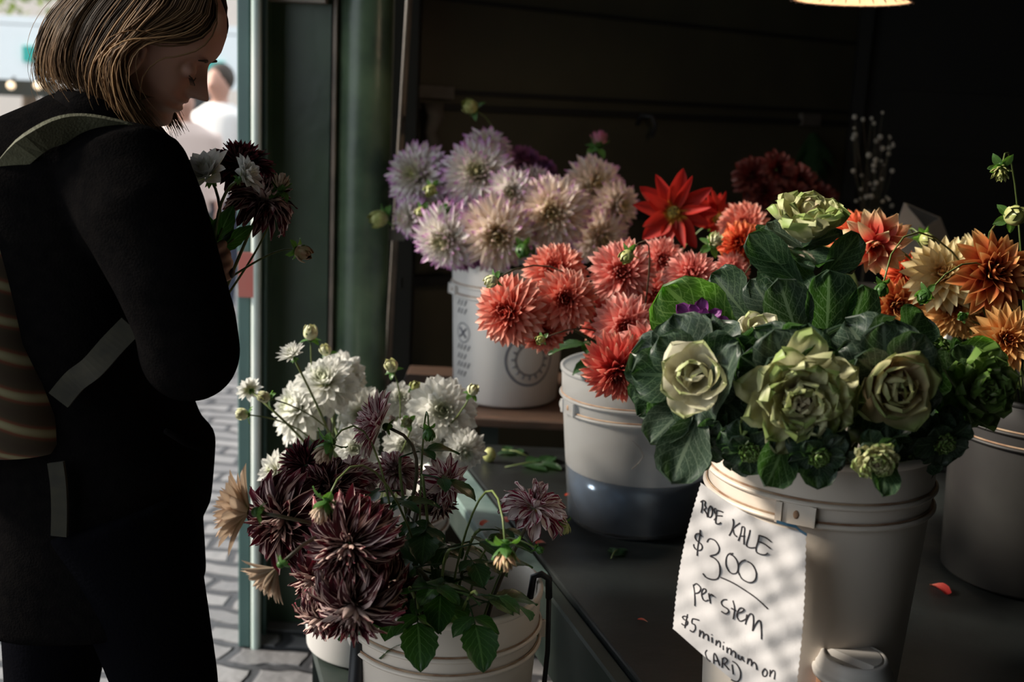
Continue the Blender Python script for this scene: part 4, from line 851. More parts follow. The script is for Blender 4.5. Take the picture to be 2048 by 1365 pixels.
def kale(label, px, py, d, rpx, f, style, nleaf=13, lmul=1.75, th=(1.2, 1.95), leafm='kaleleaf', skip=None, extra=(), wmul=.78, bend=(.1, .7)):
    rng = np.random.default_rng(int(px + py * 5)); f = facing(f); R = rpx * d / F_PX; h = P(px, py, d) - f * R * .38; st = HK[style]
    path = stem_path(h, f, R, 'kale', rng, .45); root = thing('rose_kale', label, 'kale', path[-1], 'rose kale stems in the front bucket')
    n = st['n']; i = np.arange(n); t = (i + .5) / n
    vs, fs, uv, rd = petals(h, f, n, .1 + st['thmax'] * t ** .8, i * GA + rng.uniform(0, 6), R * (st['inner'] + (1 - st['inner']) * t) * 1.5, R * 1.15 * st['W'] * (.65 + .45 * t), st['kind'], st['curve'] * rng.uniform(.7, 1.3, n), st['cup'], base_r=R * .12, ruf=st['ruf'], rufk=2.2, nu=st['nu'], nv=st['nv'], rng=rng, wob=.08)
    link_mesh('heart', vs, fs, MT[st['m']], root, None, True, uv, rd)
    x, y, a = frame(f)
    for q in range(nleaf):
        tq = (q + .5) / nleaf; az = q * GA + rng.uniform(-.2, .2); w = math.cos(az) * x + math.sin(az) * y
        if skip and skip(w): continue
        thq = th[0] + (th[1] - th[0]) * tq; dr = math.cos(thq) * a + math.sin(thq) * w
        L_ = R * lmul * (.72 + .36 * tq) * rng.uniform(.9, 1.1); mb = MB()
        leaf_mesh(mb, h - f * R * (.1 + .35 * tq), dr, a, L_, L_ * wmul * .62, 'kale', rng.uniform(*bend) * (tq + .2), .55, .13, .02, 13, 13, rng)
        mb.build('leaf', MT[leafm if rng.uniform() < .6 else 'kaleleaf_grey'], root)
    for bx, by, bd, tx, ty, td, wpx, up, mm in extra:        # leaves that stand out by themselves
        b0 = P(bx, by, bd); t0 = P(tx, ty, td); mb = MB(); L_ = np.linalg.norm(t0 - b0)
        leaf_mesh(mb, b0, t0 - b0, facing(up), L_, wpx * td / F_PX, 'kale', .25, .6, .09, .015, 16, 15, rng); mb.build('leaf', MT[mm], root)
    mb = MB(); mb.tube(path, [.009] * len(path), 9); mb.build('stem', MT['stem'], root)
    return root
kale('kale head with an open cream white heart at the left end of the front row', 1388, 752, 1.40, 80, (-.22, .25, .93), 'white', nleaf=15, lmul=1.85,
     extra=[(1400, 830, 1.42, 1345, 958, 1.36, 62, (-.2, .2, .9), 'kaleleaf_grey'), (1390, 800, 1.44, 1300, 880, 1.40, 50, (-.5, .3, .8), 'kaleleaf_grey'), (1430, 830, 1.38, 1462, 690, 1.34, 40, (-.9, .1, .5), 'kaleleaf_grey')])
kale('kale head with a frilly yellow green heart in the middle of the front row', 1597, 795, 1.36, 88, (0, -.02, 1), 'yellow', nleaf=15, lmul=1.6,
     extra=[(1580, 860, 1.40, 1540, 968, 1.34, 50, (0, .1, 1), 'kaleleaf'), (1620, 860, 1.4, 1640, 975, 1.36, 45, (.1, .2, 1), 'kaleleaf')])
kale('kale head like a rose with a pinkish brown centre, right of the yellow green one', 1790, 772, 1.38, 74, (.05, .05, 1), 'rose', nleaf=15, lmul=1.85,
     extra=[(1770, 900, 1.38, 1772, 985, 1.32, 34, (0, .3, .9), 'kaleleaf'), (1800, 700, 1.5, 1850, 622, 1.52, 52, (-.2, -.2, .9), 'kaleleaf')])
kale('green hearted kale head at the right end of the front row', 1962, 778, 1.46, 62, (.35, .15, .9), 'green', nleaf=13, lmul=1.75,
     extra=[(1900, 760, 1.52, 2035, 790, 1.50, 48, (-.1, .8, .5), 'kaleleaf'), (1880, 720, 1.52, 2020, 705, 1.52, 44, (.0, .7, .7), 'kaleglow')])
kale('tallest kale with a pale frilly head rising above all the others', 1612, 462, 1.60, 72, (.0, .93, .35), 'top', nleaf=8, lmul=1.7, th=(1.1, 1.7),
     extra=[(1600, 570, 1.58, 1500, 470, 1.56, 42, (-.6, .5, .6), 'kaleleaf'), (1640, 560, 1.58, 1722, 470, 1.56, 42, (.5, .4, .7), 'kaleleaf'), (1600, 690, 1.56, 1560, 565, 1.50, 56, (-.1, .0, 1), 'kaleleaf_grey'),
            (1650, 690, 1.56, 1665, 548, 1.50, 62, (.1, 0, 1), 'kaleleaf'), (1690, 700, 1.56, 1735, 575, 1.52, 50, (.4, 0, .9), 'kaleleaf'), (1640, 800, 1.55, 1690, 660, 1.48, 60, (.1, .1, 1), 'kaleleaf'), (1560, 640, 1.60, 1500, 560, 1.6, 40, (-.5, .2, .8), 'kaleleaf_grey')])
kale('half hidden cream hearted kale between the white and the tallest one', 1512, 672, 1.50, 48, (-.1, .65, .7), 'white', nleaf=9, lmul=1.5)
kale('purple hearted kale half hidden under a big veined leaf at the upper left', 1400, 650, 1.56, 42, (-.2, .5, .8), 'purple', nleaf=6, lmul=1.3, skip=lambda w: w[2] > -0.1,
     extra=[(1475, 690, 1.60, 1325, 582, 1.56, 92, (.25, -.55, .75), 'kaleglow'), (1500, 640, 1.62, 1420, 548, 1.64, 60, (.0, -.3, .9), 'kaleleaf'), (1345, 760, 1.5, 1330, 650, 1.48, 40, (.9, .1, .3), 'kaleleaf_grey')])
kale('small low kale rosette squeezed under the rose like head', 1752, 922, 1.34, 33, (0, -.3, .95), 'yellow', nleaf=8, lmul=1.7)
kale('dark leafy kale filling the gap at the back right of the bucket', 1860, 700, 1.56, 40, (.2, .8, .5), 'green', nleaf=10, lmul=2.1)
kale('dark leafy kale drooping under the right end of the front row', 1890, 890, 1.42, 18, (.2, -.3, .9), 'green', nleaf=14, lmul=4.2, bend=(.3, .9))
kale('dark leafy kale drooping between the white and yellow green heads', 1500, 905, 1.38, 18, (-.1, -.3, .95), 'green', nleaf=14, lmul=4.2, bend=(.3, .9))
kale('dark leafy kale at the core of the bunch behind the yellow green head', 1660, 700, 1.54, 36, (0, .5, .85), 'green', nleaf=12, lmul=2.6)

kale('dark leafy kale drooping over the rim at the front centre of the bucket', 1640, 915, 1.36, 18, (0, -.3, .95), 'green', nleaf=14, lmul=4.2, bend=(.3, .9))
kale('dark leafy kale low at the left corner of the bucket above the paper bag', 1400, 890, 1.42, 18, (-.3, -.3, .9), 'green', nleaf=14, lmul=4.2, bend=(.3, .9))
kale('dark leafy kale low between the rose like head and the right end head', 1830, 925, 1.46, 18, (.1, -.3, .95), 'green', nleaf=12, lmul=4.2, bend=(.3, .9))

# ================================================================== PAPER BAG WITH PRICE
def bag_depth(x, y):
    s = (x - 1350) / 260.0
    base = 1.462 - 0.078 * s + 0.020 * s * s - 0.03 * (y - 1000) / 400
    wr = 0.0014 * math.sin(x * .045 + y * .021) * math.sin(y * .033 - x * .012) + 0.0007 * math.sin(x * .11 - y * .07 + 2) + 0.0006 * math.sin(x * .05 + y * .14) + 0.006 * max(0, s - .8) * math.sin(y * .05) + 0.0016 * abs(math.sin(x * .021 + y * .034 + .6 * math.sin(y * .03))) + 0.0012 * abs(math.sin(x * .043 - y * .018 + 1.3))
    return base + wr
TLp, TRp, BLp, BRp = V3((1402, 966)), V3((1612, 1066)), V3((1346, 1258)), V3((1582, 1450))
def bag_pt(s, t, off=0.0):
    p = (1 - t) * ((1 - s) * TLp + s * TRp) + t * ((1 - s) * BLp + s * BRp)
    p = p + V3((math.sin(t * PI) * (8 * s - 10 * (1 - s)), math.sin(s * PI) * (18 * (1 - t)) ))
    if t > .8: p[1] += 6 * math.sin(s * PI)
    return P(p[0], p[1], bag_depth(*p) + off)
bag = thing('paper_bag', 'wrinkled white paper bag with handwritten kale price hanging on the front bucket', 'bag', bag_pt(.5, 0))
NS, NT = 40, 56
def bag_layer(off, bulge):
    vs = [bag_pt(i / NS, j / NT, off + bulge * math.sin(PI * i / NS) * math.sin(PI * min(1, j / NT))) for j in range(NT + 1) for i in range(NS + 1)]
    if True:                                             # pinked edge
        for j in range(NT + 1):
            for i in (0, NS):
                k_ = j * (NS + 1) + i; vs[k_] = vs[k_] + CR * (0.0006 if j % 2 else -0.0006)
    return vs, [(j * (NS + 1) + i, j * (NS + 1) + i + 1, (j + 1) * (NS + 1) + i + 1, (j + 1) * (NS + 1) + i) for j in range(NT) for i in range(NS)]
mb = MB(); vs, fs = bag_layer(0, 0.0); mb.add(vs, fs); mb.build('front_sheet', MT['paper'], bag)
mb = MB(); vs, fs = bag_layer(0.003, 0.006); mb.add(vs, fs); mb.build('back_sheet', MT['paper'], bag)
def cA(l): return [(1380 + x / 6.823, 960 + y / 6.823) for x, y in l]
def cB(l): return [(1340 + x / 6.065, 1140 + y / 6.065) for x, y in l]
LETTER = {
 'lettering_rose_kale': [cA(l) for l in ([(150,450),(165,370),(165,295)], [(143,305),(175,285),(205,300),(200,345),(215,385),(180,410)], [(185,405),(225,460),(238,512)], [(275,355),(250,400),(245,470),(262,515),(290,500),(303,440),(295,380),(275,355)],
   [(352,395),(325,400),(330,440),(350,480),(350,520),(325,552)], [(358,420),(355,500),(348,580),(365,603),(400,600),(420,582)], [(358,420),(400,425),(450,445)], [(352,490),(440,497)],
   [(582,535),(592,600),(570,690),(532,765)], [(680,590),(630,625),(585,665)], [(585,665),(600,740),(640,780)], [(655,835),(690,740),(708,640)], [(708,640),(745,660),(735,780),(735,885)], [(672,770),(750,772)],
   [(818,685),(805,750),(770,870),(775,910),(830,930),(905,925)], [(940,755),(925,840),(900,930),(905,985),(950,1015),(1020,1025),(1060,1000)], [(940,760),(1030,790),(1108,850)], [(930,845),(1010,875),(1095,940)])],
 'lettering_price': [cA(l) for l in ([(155,770),(130,740),(85,740),(65,780),(90,830),(150,880),(165,930),(135,965),(80,950),(52,910),(50,880)], [(137,685),(125,800),(105,920),(95,1038)],
   [(230,855),(250,815),(290,808),(350,840),(395,920),(390,980),(350,1020),(272,1042),(330,1070),(385,1130),(405,1210),(400,1300),(365,1355),(300,1362),(220,1335),(172,1280)],
   [(560,1005),(520,1020),(492,1080),(490,1170),(530,1250),(580,1283),(630,1275),(652,1230),(655,1170),(635,1100),(590,1040),(550,1020),(585,1005)])]
   + [cA([(755,1095),(700,1115),(660,1170),(655,1240),(670,1300)]) + cB([(835,40),(870,110),(950,155),(1010,145),(1040,100),(1045,40)]) + cA([(905,1290),(885,1220),(840,1150),(780,1115)])] + [cB([(610,92),(760,160),(900,245),(1050,350),(1185,475)])],
 'lettering_per_stem': [cB(l) for l in ([(280,180),(298,280),(300,440)], [(280,195),(315,170),(350,190),(372,230),(350,275),(300,290)], [(390,300),(430,270),(430,240),(400,235),(382,290),(395,350),(425,380),(465,368)], [(465,285),(490,410)], [(475,320),(500,300),(530,325)],
   [(690,365),(650,365),(620,395),(640,440),(700,480),(705,515),(670,535),(620,505)], [(762,375),(782,470),(765,600)], [(740,468),(800,500)], [(810,530),(870,510),(895,480),(850,465),(815,520),(815,580),(850,625),(900,610),(925,590),(945,550)],
   [(930,545),(915,665)], [(918,640),(960,545),(1000,545),(1012,620),(1000,745)], [(1003,740),(1050,640),(1090,620),(1105,720),(1108,845)])],
 'lettering_card_minimum': [cB(l) for l in ([(215,580),(180,565),(150,575),(170,605),(212,628),(205,665),(170,675),(140,655)], [(212,540),(195,620),(178,708)], [(350,615),(300,600),(270,600),(265,650),(300,670),(305,720),(275,755),(240,735)],
   [(360,730),(355,815)], [(358,785),(385,750),(405,770),(400,835)], [(403,805),(430,785),(458,800),(462,862)], [(505,820),(508,885)], [(503,784),(504,792)], [(560,855),(555,920)], [(558,895),(590,865),(608,890),(605,945)],
   [(645,920),(645,975)], [(650,878),(651,888)], [(690,940),(690,1010)], [(690,985),(715,955),(738,975),(735,1035)], [(737,1010),(765,985),(790,1010),(790,1070)], [(828,1030),(830,1080),(855,1090),(872,1050)], [(872,1050),(880,1090),(900,1115)],
   [(945,1075),(935,1145)], [(940,1120),(965,1085),(985,1105),(985,1170)], [(987,1150),(1015,1125),(1040,1150),(1050,1215)], [(1150,1200),(1120,1240),(1130,1290),(1165,1290),(1178,1240),(1150,1200)], [(1215,1215),(1210,1300)], [(1213,1275),(1245,1225),(1272,1245),(1262,1330)],
   [(450,975),(428,1010),(450,1080),(490,1115)], [(530,1140),(530,1040),(545,1020),(575,1090),(600,1165)], [(525,1100),(590,1110)], [(635,1080),(630,1190)], [(625,1085),(665,1070),(692,1100),(670,1135),(640,1140)], [(650,1140),(715,1215)], [(750,1150),(765,1270)], [(755,1110),(810,1150),(850,1230),(850,1310),(820,1355),(780,1355),(740,1335)])],
}
def smooth_line(l, k=4):
    l = [V3(p) for p in l]
    if len(l) < 3: return [l[0] + (l[-1] - l[0]) * q / 4 for q in range(5)]
    out = []
    for i in range(len(l) - 1):
        p0 = l[max(i - 1, 0)]; p1 = l[i]; p2 = l[i + 1]; p3 = l[min(i + 2, len(l) - 1)]
        for q in range(k):
            t = q / k; out.append(.5 * ((2 * p1) + (p2 - p0) * t + (2 * p0 - 5 * p1 + 4 * p2 - p3) * t * t + (3 * p1 - p0 - 3 * p2 + p3) * t ** 3))
    return out + [l[-1]]
for nm, ls in LETTER.items():
    mb = MB()
    for l in ls:
        pts = [P(x, y, bag_depth(x, y) - 0.0002) for x, y in smooth_line(l)]; mb.tube(pts, .0009, 6)
    mb.build(nm, MT['ink'], bag)
mb = MB(); pts = [P(x, y, bag_depth(min(x, 1612), y) - .004) for x, y in ((1554, 1044), (1575, 1050), (1592, 1054), (1600, 1062), (1613, 1070))]
for q in range(4):
    mb.box((pts[q] + pts[q + 1]) / 2, (np.linalg.norm(pts[q + 1] - pts[q]) * 1.1, .0015, .0035), np.column_stack([nrm(pts[q + 1] - pts[q]), nrm(np.cross(CU, nrm(pts[q + 1] - pts[q]))), CU]))
mb.build('blue_tape', MT['bluetape'], bag, smooth=False)

# ================================================================== CUP, LAMP, SCATTERED BITS
cp = PZ(1708, 1322, 0.812); cup = thing('coffee_cup', 'takeaway coffee cup with a white domed lid in front of the kale bucket', 'cup', (cp[0], cp[1], TZ)); z0 = TZ; H_ = 0.148
c = V3((cp[0], cp[1], z0)); mb = MB(); mb.lathe(c, [(0, .002), (.031, .002), (.032, .0), (.046, H_), (.0445, H_), (.030, .006), (0, .006)], 56); mb.build('cup_body', MT['cup'], cup)
RL = rot_lean(0, 0)
mb = MB(); zz = H_
mb.lathe(c, [(.046, zz - .006), (.0505, zz - .006), (.0515, zz - .002), (.0505, zz + .002), (.048, zz + .003), (.0475, zz + .007), (.0455, zz + .010), (.0435, zz + .016), (.042, zz + .021), (.0395, zz + .0225), (.037, zz + .0215), (.036, zz + .017), (.0, zz + .0165)], 72)
lid = mb.build('lid', MT['lid'], cup)
# raised half of the lid: a flat segment with a sloping straight face
mb = MB(); n = 28; a0 = math.radians(-62); a1 = math.radians(150); top = []; bot = []
for i in range(n + 1):
    a = a0 + (a1 - a0) * i / n; top.append(c + V3((.034 * math.cos(a), .034 * math.sin(a), zz + .0225))); bot.append(c + V3((.0365 * math.cos(a), .0365 * math.sin(a), zz + .0165)))
dn_ = nrm(V3((math.cos((a0 + a1) / 2 + PI), math.sin((a0 + a1) / 2 + PI), 0)))
bot[0] = bot[0] + dn_ * .008; bot[-1] = bot[-1] + dn_ * .008
mb.add(top + bot, [tuple(range(n + 1))] + [(i, n + 1 + i, n + 2 + i, i + 1) for i in range(n)] + [(n, 2 * n + 1, n + 1, 0)])
mb.build('raised_panel', MT['lid'], lid, smooth=False)
mb = MB(); q = c + dn_ * .030 + V3((0, 0, zz + .0172)); mb.ellip(q, (nrm(np.cross(dn_, (0, 0, 1))) * .0045, dn_ * .0018, V3((0, 0, .0008))), 10, 6); mb.build('sip_hole', MT['blackrubber'], lid)

lp = P(1703, 1, 2.45); LR = 0.124; lamp = thing('pendant_lamp', 'lit pendant lamp with a ribbed paper shade hanging at the top right', 'lamp', lp)
MT['shade'] = petal_mat('lamp_paper', [(0, (.78, .58, .42)), (1, (.80, .62, .46))], trans=.5, hv=0.02); MT['bulb'] = emis('lamp_bulb_glow', (1.0, .78, .55), 9.0)
mb = MB(); vs = []; n = 24
prof = [(LR, 0.0), (LR * .92, .012), (LR * .7, .035), (LR * .42, .060), (LR * .12, .078)]
for r_, z_ in prof:
    for j in range(n * 2):
        a = PI * j / n; rr = r_ * (1 - (.025 if j % 2 else 0)); vs.append(lp + V3((rr * math.cos(a), rr * math.sin(a), z_)))
K2 = 2 * n
mb.add(vs, [(i * K2 + j, i * K2 + (j + 1) % K2, (i + 1) * K2 + (j + 1) % K2, (i + 1) * K2 + j) for i in range(len(prof) - 1) for j in range(K2)], [(.5, .5)] * len(vs)); mb.build('lamp_shade', MT['shade'], lamp, smooth=False)
ribm = MB()
for j in range(n):
    a = 2 * PI * j / n + .1; dv = V3((math.cos(a), math.sin(a), 0)); ribm.tube([lp + dv * LR * 1.05 + V3((0, 0, -.004)), lp + dv * LR * .7 + V3((0, 0, .031)), lp + dv * LR * .12 + V3((0, 0, .073))], .0016, 5)
o = ribm.build('shade_ribs', MT['ledge'], lamp)
mb = MB(); mb.lathe(lp, [(LR * 1.0, -.002), (LR * 1.01, 0), (LR * 1.0, .002), (LR * .99, 0)], 48, closed=True); mb.build('shade_hoop', MT['ledge'], lamp)
mb = MB(); mb.ellip(lp + V3((0, 0, .042)), (V3((.02, 0, 0)), V3((0, .02, 0)), V3((0, 0, .024))), 16, 10); mb.build('bulb', MT['bulb'], lamp)
mb = MB(); mb.tube([lp + V3((0, 0, .07)), lp + V3((0, 0, .10)), (lp[0], lp[1], 2.62)], .004, 8); mb.build('cable', MT['blackrubber'], lamp)
pl = bpy.data.lights.new('lamp_light', 'POINT'); plo = bpy.data.objects.new('lamp_light', pl); COL.objects.link(plo); plo.parent = lamp; plo.location = (0, 0, .012)
pl.energy = 4.0; pl.color = (1.0, .74, .50); pl.shadow_soft_size = .03

def petal_bit(name, label, cat, px, py, L, w, m, az=0.5, z=TZ, group=None, bend=-.6):
    p = PZ(px, py, z + .003); mb = MB(); leaf_mesh(mb, p, (math.cos(az), math.sin(az), .25), (0, 0, 1), L, w, 'point', bend=.7, cup=.9, nu=8, nv=5)
    o = mb.build(name, MT[m], None, True, p - V3((0, 0, .003))); return tag(o, label, cat, group)
GP = 'petals fallen on the table'
petal_bit('fallen_petal', 'pale peach petal lying on the table left of the standing striped dahlia', 'petal', 1014, 1045, .03, .008, 'pink', 2.0, group=GP)
petal_bit('fallen_petal', 'curled coral petal at the table edge left of the peach one', 'petal', 962, 1052, .035, .008, 'coral', 1.1, group=GP)
petal_bit('fallen_petal', 'small dark pink petal on the table under the standing striped dahlia', 'petal', 1072, 1088, .022, .007, 'pink', .4, group=GP)
petal_bit('fallen_petal', 'thin pink petal alone on the dark tabletop near the paper bag', 'petal', 1275, 1240, .018, .004, 'coral', -.3, group=GP)
petal_bit('fallen_petal', 'dim red petal on the table right of the kale bucket', 'petal', 1895, 1190, .05, .015, 'deepcoral', 1.9, group=GP)
petal_bit('fallen_petal', 'orange petal by the base of the milky bucket', 'petal', 1130, 992, .02, .007, 'orange', .2, group=GP)
def sprig(label, px, py, L, az, n=5, z=TZ, m='leaf', name='leaf_sprig'):
    p = PZ(px, py, z + .002); d = V3((math.cos(az), math.sin(az), .03)); r_ = thing(name, label, 'leaf', p); mb = MB(); mb.tube([p, p + d * L * .5 + V3((0, 0, .006)), p + d * L], .0014, 6); mb.build('stem', MT['stem'], r_)
    for i in range(n):
        s_ = 1 if i % 2 else -1; q = p + d * L * (.35 + .6 * i / n); a = az + s_ * .8; mb = MB(); leaf_mesh(mb, q, (math.cos(a), math.sin(a), .2), (0, 0, 1), L * .55, L * .17, bend=.5); mb.build('leaflet', MT[m], r_)
    return r_
sprig('withered leaf sprig lying on the dark table before the milky bucket', 1222, 1118, .045, 1.2)
sprig('glossy green leaves lying on the table left of the milky bucket', 1010, 935, .12, .35, 4)
sprig('second clump of green leaves on the table behind the white dahlias', 1060, 915, .08, 2.6, 3)
mb = MB(); p = PZ(978, 925, TZ) + V3((0, 0, .018)); mb.ellip(p, (V3((.016, 0, 0)), V3((0, .016, 0)), V3((0, 0, .018)))); tag(mb.build('fallen_bud', MT['budgreen']), 'green bud lying on the table right of the lowest white dahlia', 'flower bud')
r_ = thing('fallen_flower', 'wilted peach flower dropped below the table edge right of the foreground bucket', 'flower', PZ(1128, 1300, .40)); hd = P(1128, 1290, 1.72)
vs, fs, uv, rd = petals(PZ(1128, 1300, .43), facing((.2, .4, .8)), 12, np.linspace(.2, 1.0, 12), np.arange(12) * GA, .04, .011, 'point', -.3, .8, base_r=.006); link_mesh('bloom', vs, fs, MT['gold'], r_, None, True, uv, rd)

# leafy undergrowth of the foreground bucket
def leafy_stem(label, bx, by, bd, tx, ty, td, n=5, L=.10, bucket='front', name='leafy_stem'):
    rng = np.random.default_rng(int(tx * 3 + ty)); c, h, rm = BUCKET[bucket]; tip = P(tx, ty, td); mid = P(bx, by, bd); b0 = c + V3((0, 0, .04))
    path = bez(b0, b0 + V3((0, 0, .22)), mid, tip, 12); r_ = thing(name, label, 'foliage', b0, 'leafy stems in the foreground bucket')
    mb = MB(); mb.tube(path, [.003] * 6 + [.0024] * 6, 6); mb.build('stem', MT['stem'], r_)
    for i in range(n):
        q = path[int(11 - i * 1.1)]; a = i * 2.2 + rng.uniform(0, 1); dr = V3((math.cos(a), math.sin(a) - .3, rng.uniform(-.3, .3)))
        compound_leaf(r_, q, dr, L * rng.uniform(.8, 1.15), rng=rng)
    return r_
for a in [
 ('dark leafy stem with the lowest leaf lapping over the rim of the foreground bucket', 940, 1150, 1.55, 955, 1190, 1.50, 5, .115),
 ('dark leafy stem in the middle of the foreground bucket behind the lowest leaf', 870, 1120, 1.60, 900, 1100, 1.56, 5, .12),
 ('leafy stem with a bluish leaf at the left inside the foreground bucket', 810, 1150, 1.58, 820, 1180, 1.50, 5, .11),
 ('upright leafy stem in the centre of the burgundy bunch', 850, 1000, 1.68, 845, 950, 1.66, 6, .10),
 ('leafy stem rising under the purple profile bloom', 790, 1000, 1.70, 800, 915, 1.70, 5, .09),
 ('leafy stem behind the large drooping striped bloom', 760, 1060, 1.64, 760, 1020, 1.62, 5, .10),
 ('leafy stem on the right side of the foreground bucket', 930, 1060, 1.66, 960, 1060, 1.64, 5, .10),
 ('leafy stem bending left behind the dark blooms', 640, 1060, 1.62, 620, 1080, 1.62, 5, .09)]: leafy_stem(*a)

# blurred things at the back of the stall
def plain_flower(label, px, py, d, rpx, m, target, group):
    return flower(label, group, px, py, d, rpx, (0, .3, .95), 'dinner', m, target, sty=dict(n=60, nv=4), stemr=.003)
tgt = (1.05, 3.9, .72)
BUCKET['back'] = (V3((1.02, 3.55, 0.0)) + V3((0, 0, LZ)), .30, .12)
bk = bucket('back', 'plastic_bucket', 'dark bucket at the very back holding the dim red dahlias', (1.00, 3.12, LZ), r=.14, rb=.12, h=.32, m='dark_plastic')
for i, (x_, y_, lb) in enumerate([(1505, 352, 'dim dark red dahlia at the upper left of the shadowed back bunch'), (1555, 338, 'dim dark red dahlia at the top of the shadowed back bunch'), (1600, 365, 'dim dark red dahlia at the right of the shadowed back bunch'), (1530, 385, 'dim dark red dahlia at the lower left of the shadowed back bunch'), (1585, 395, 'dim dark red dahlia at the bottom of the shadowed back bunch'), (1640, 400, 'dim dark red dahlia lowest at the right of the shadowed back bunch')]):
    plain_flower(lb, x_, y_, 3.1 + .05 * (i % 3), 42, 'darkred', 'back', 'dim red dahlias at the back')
bb = thing('filler_spray', 'airy spray of tiny pale blossoms against the dark corner of the back wall', 'flowers', (1.32, 3.4, LZ)); rng = np.random.default_rng(5); mbs = MB(); mbf = MB(); base = P(1735, 470, 3.5)
for i in range(46):
    x_ = 1705 + rng.uniform(0, 85); y_ = 225 + rng.uniform(0, 210) ; q = P(x_, y_, 3.45 + rng.uniform(-.08, .08)); mbs.tube([base, (base + q) / 2 + V3((rng.uniform(-.02, .02), 0, .01)), q], .0008, 4, False)
    r_ = rng.uniform(.004, .009); mbf.ellip(q, (V3((r_, 0, 0)), V3((0, r_, 0)), V3((0, 0, r_))), 8, 5)
mbs.tube([base, base + V3((0, 0, -.2)), (base[0], base[1], LZ)], .004, 6)
MT['tiny'] = mat('tiny_pale_blossom', (.30, .28, .24), .8); mbs.build('stems', MT['stemdark'], bb); o = mbf.build('blossom', MT['tiny'], bb); o['kind'] = 'stuff'
pc = P(1835, 462, 3.0); pw = thing('paper_wrap', 'grey folded paper cone standing behind the yellow dahlias', 'paper', pc); mb = MB(); MT['greypaper'] = mat('grey_wrapping_paper', (.22, .20, .18), .8, (.16, .15, .13), 8)
a_, b_, c_, d_ = P(1775, 500, 3.0), P(1808, 405, 3.0), P(1850, 455, 2.98), P(1880, 435, 3.02); e_ = P(1905, 500, 3.03); g_ = P(1835, 620, 3.0)
mb.add([a_, b_, c_, g_], [(0, 1, 2, 3)]); mb.add([c_, d_, e_, g_], [(0, 1, 2, 3)]); mb.add([b_, d_, P(1860, 460, 3.1)], [(0, 1, 2)])
o = mb.build('sheet', MT['greypaper'], pw, smooth=False); md = o.modifiers.new('t', 'SOLIDIFY'); md.thickness = .002
mb = MB(); q = P(1920, 498, 2.7); mb.box(q + V3((0, 0, -.03)), (.10, .06, .06)); mb.box((q[0], q[1], (q[2] + TZ) / 2 - .03), (.02, .02, q[2] - TZ - .055)); tag(mb.build('white_box', MT['plastic_clean'], smooth=False), 'small white box glimpsed behind the yellow and bronze dahlias', 'box')
#@@PART4
# ================================================================== THE WOMAN
YW = 1.70
def voxel(mb, size, smooth_it=4):
    me = bpy.data.meshes.new('tmp'); me.from_pydata([tuple(v) for v in mb.v], [], mb.f); o = bpy.data.objects.new('tmp', me); COL.objects.link(o)
    r_ = o.modifiers.new('r', 'REMESH'); r_.mode = 'VOXEL'; r_.voxel_size = size
    if smooth_it: s_ = o.modifiers.new('s', 'SMOOTH'); s_.iterations = smooth_it; s_.factor = .5
    bpy.context.view_layer.update(); ev = o.evaluated_get(bpy.context.evaluated_depsgraph_get()); m2 = ev.to_mesh()
    v = np.zeros(len(m2.vertices) * 3); m2.vertices.foreach_get('co', v); v = v.reshape(-1, 3); f = [tuple(p.vertices) for p in m2.polygons]
    ev.to_mesh_clear(); bpy.data.objects.remove(o); bpy.data.meshes.remove(me); return v, f
HP = math.radians(32); HF = V3((math.cos(HP), 0, -math.sin(HP))); HU = V3((math.sin(HP), 0, math.cos(HP))); HY = V3((0, 1, 0)); HO = PY(294, 81, YW)
HYAW = math.radians(-4); HF = V3((HF[0] * math.cos(HYAW), -math.sin(HYAW) * HF[0], HF[2])); HF = nrm(HF); HY = nrm(np.cross(HU, HF))
def HL(x, y, z): return HO + HF * x + HY * y + HU * z
def g(z, c, s): return math.exp(-((z - c) / s) ** 2)
mb = MB(); zs = np.linspace(-.108, .128, 84); n = 72; rings = []
fz = [-.108, -.100, -.092, -.085, -.078, -.070, -.064, -.058, -.054, -.050, -.046, -.040, -.033, -.02, 0, .012, .022, .032, .045, .07, .095, .115, .128]
fx = [.045, .070, .083, .0875, .0865, .0825, .0850, .0895, .0880, .0860, .0890, .0905, .0880, .0870, .0850, .0860, .0900, .0945, .0955, .0900, .0740, .0480, .0100]
bz = [-.108, -.08, -.05, -.02, .02, .06, .09, .115, .128]; bx = [.005, -.025, -.055, -.075, -.095, -.098, -.085, -.055, -.030]
wz = [-.108, -.095, -.08, -.06, -.03, 0, .03, .06, .09, .115, .128]; wx = [.018, .034, .046, .056, .064, .069, .073, .075, .066, .040, .010]
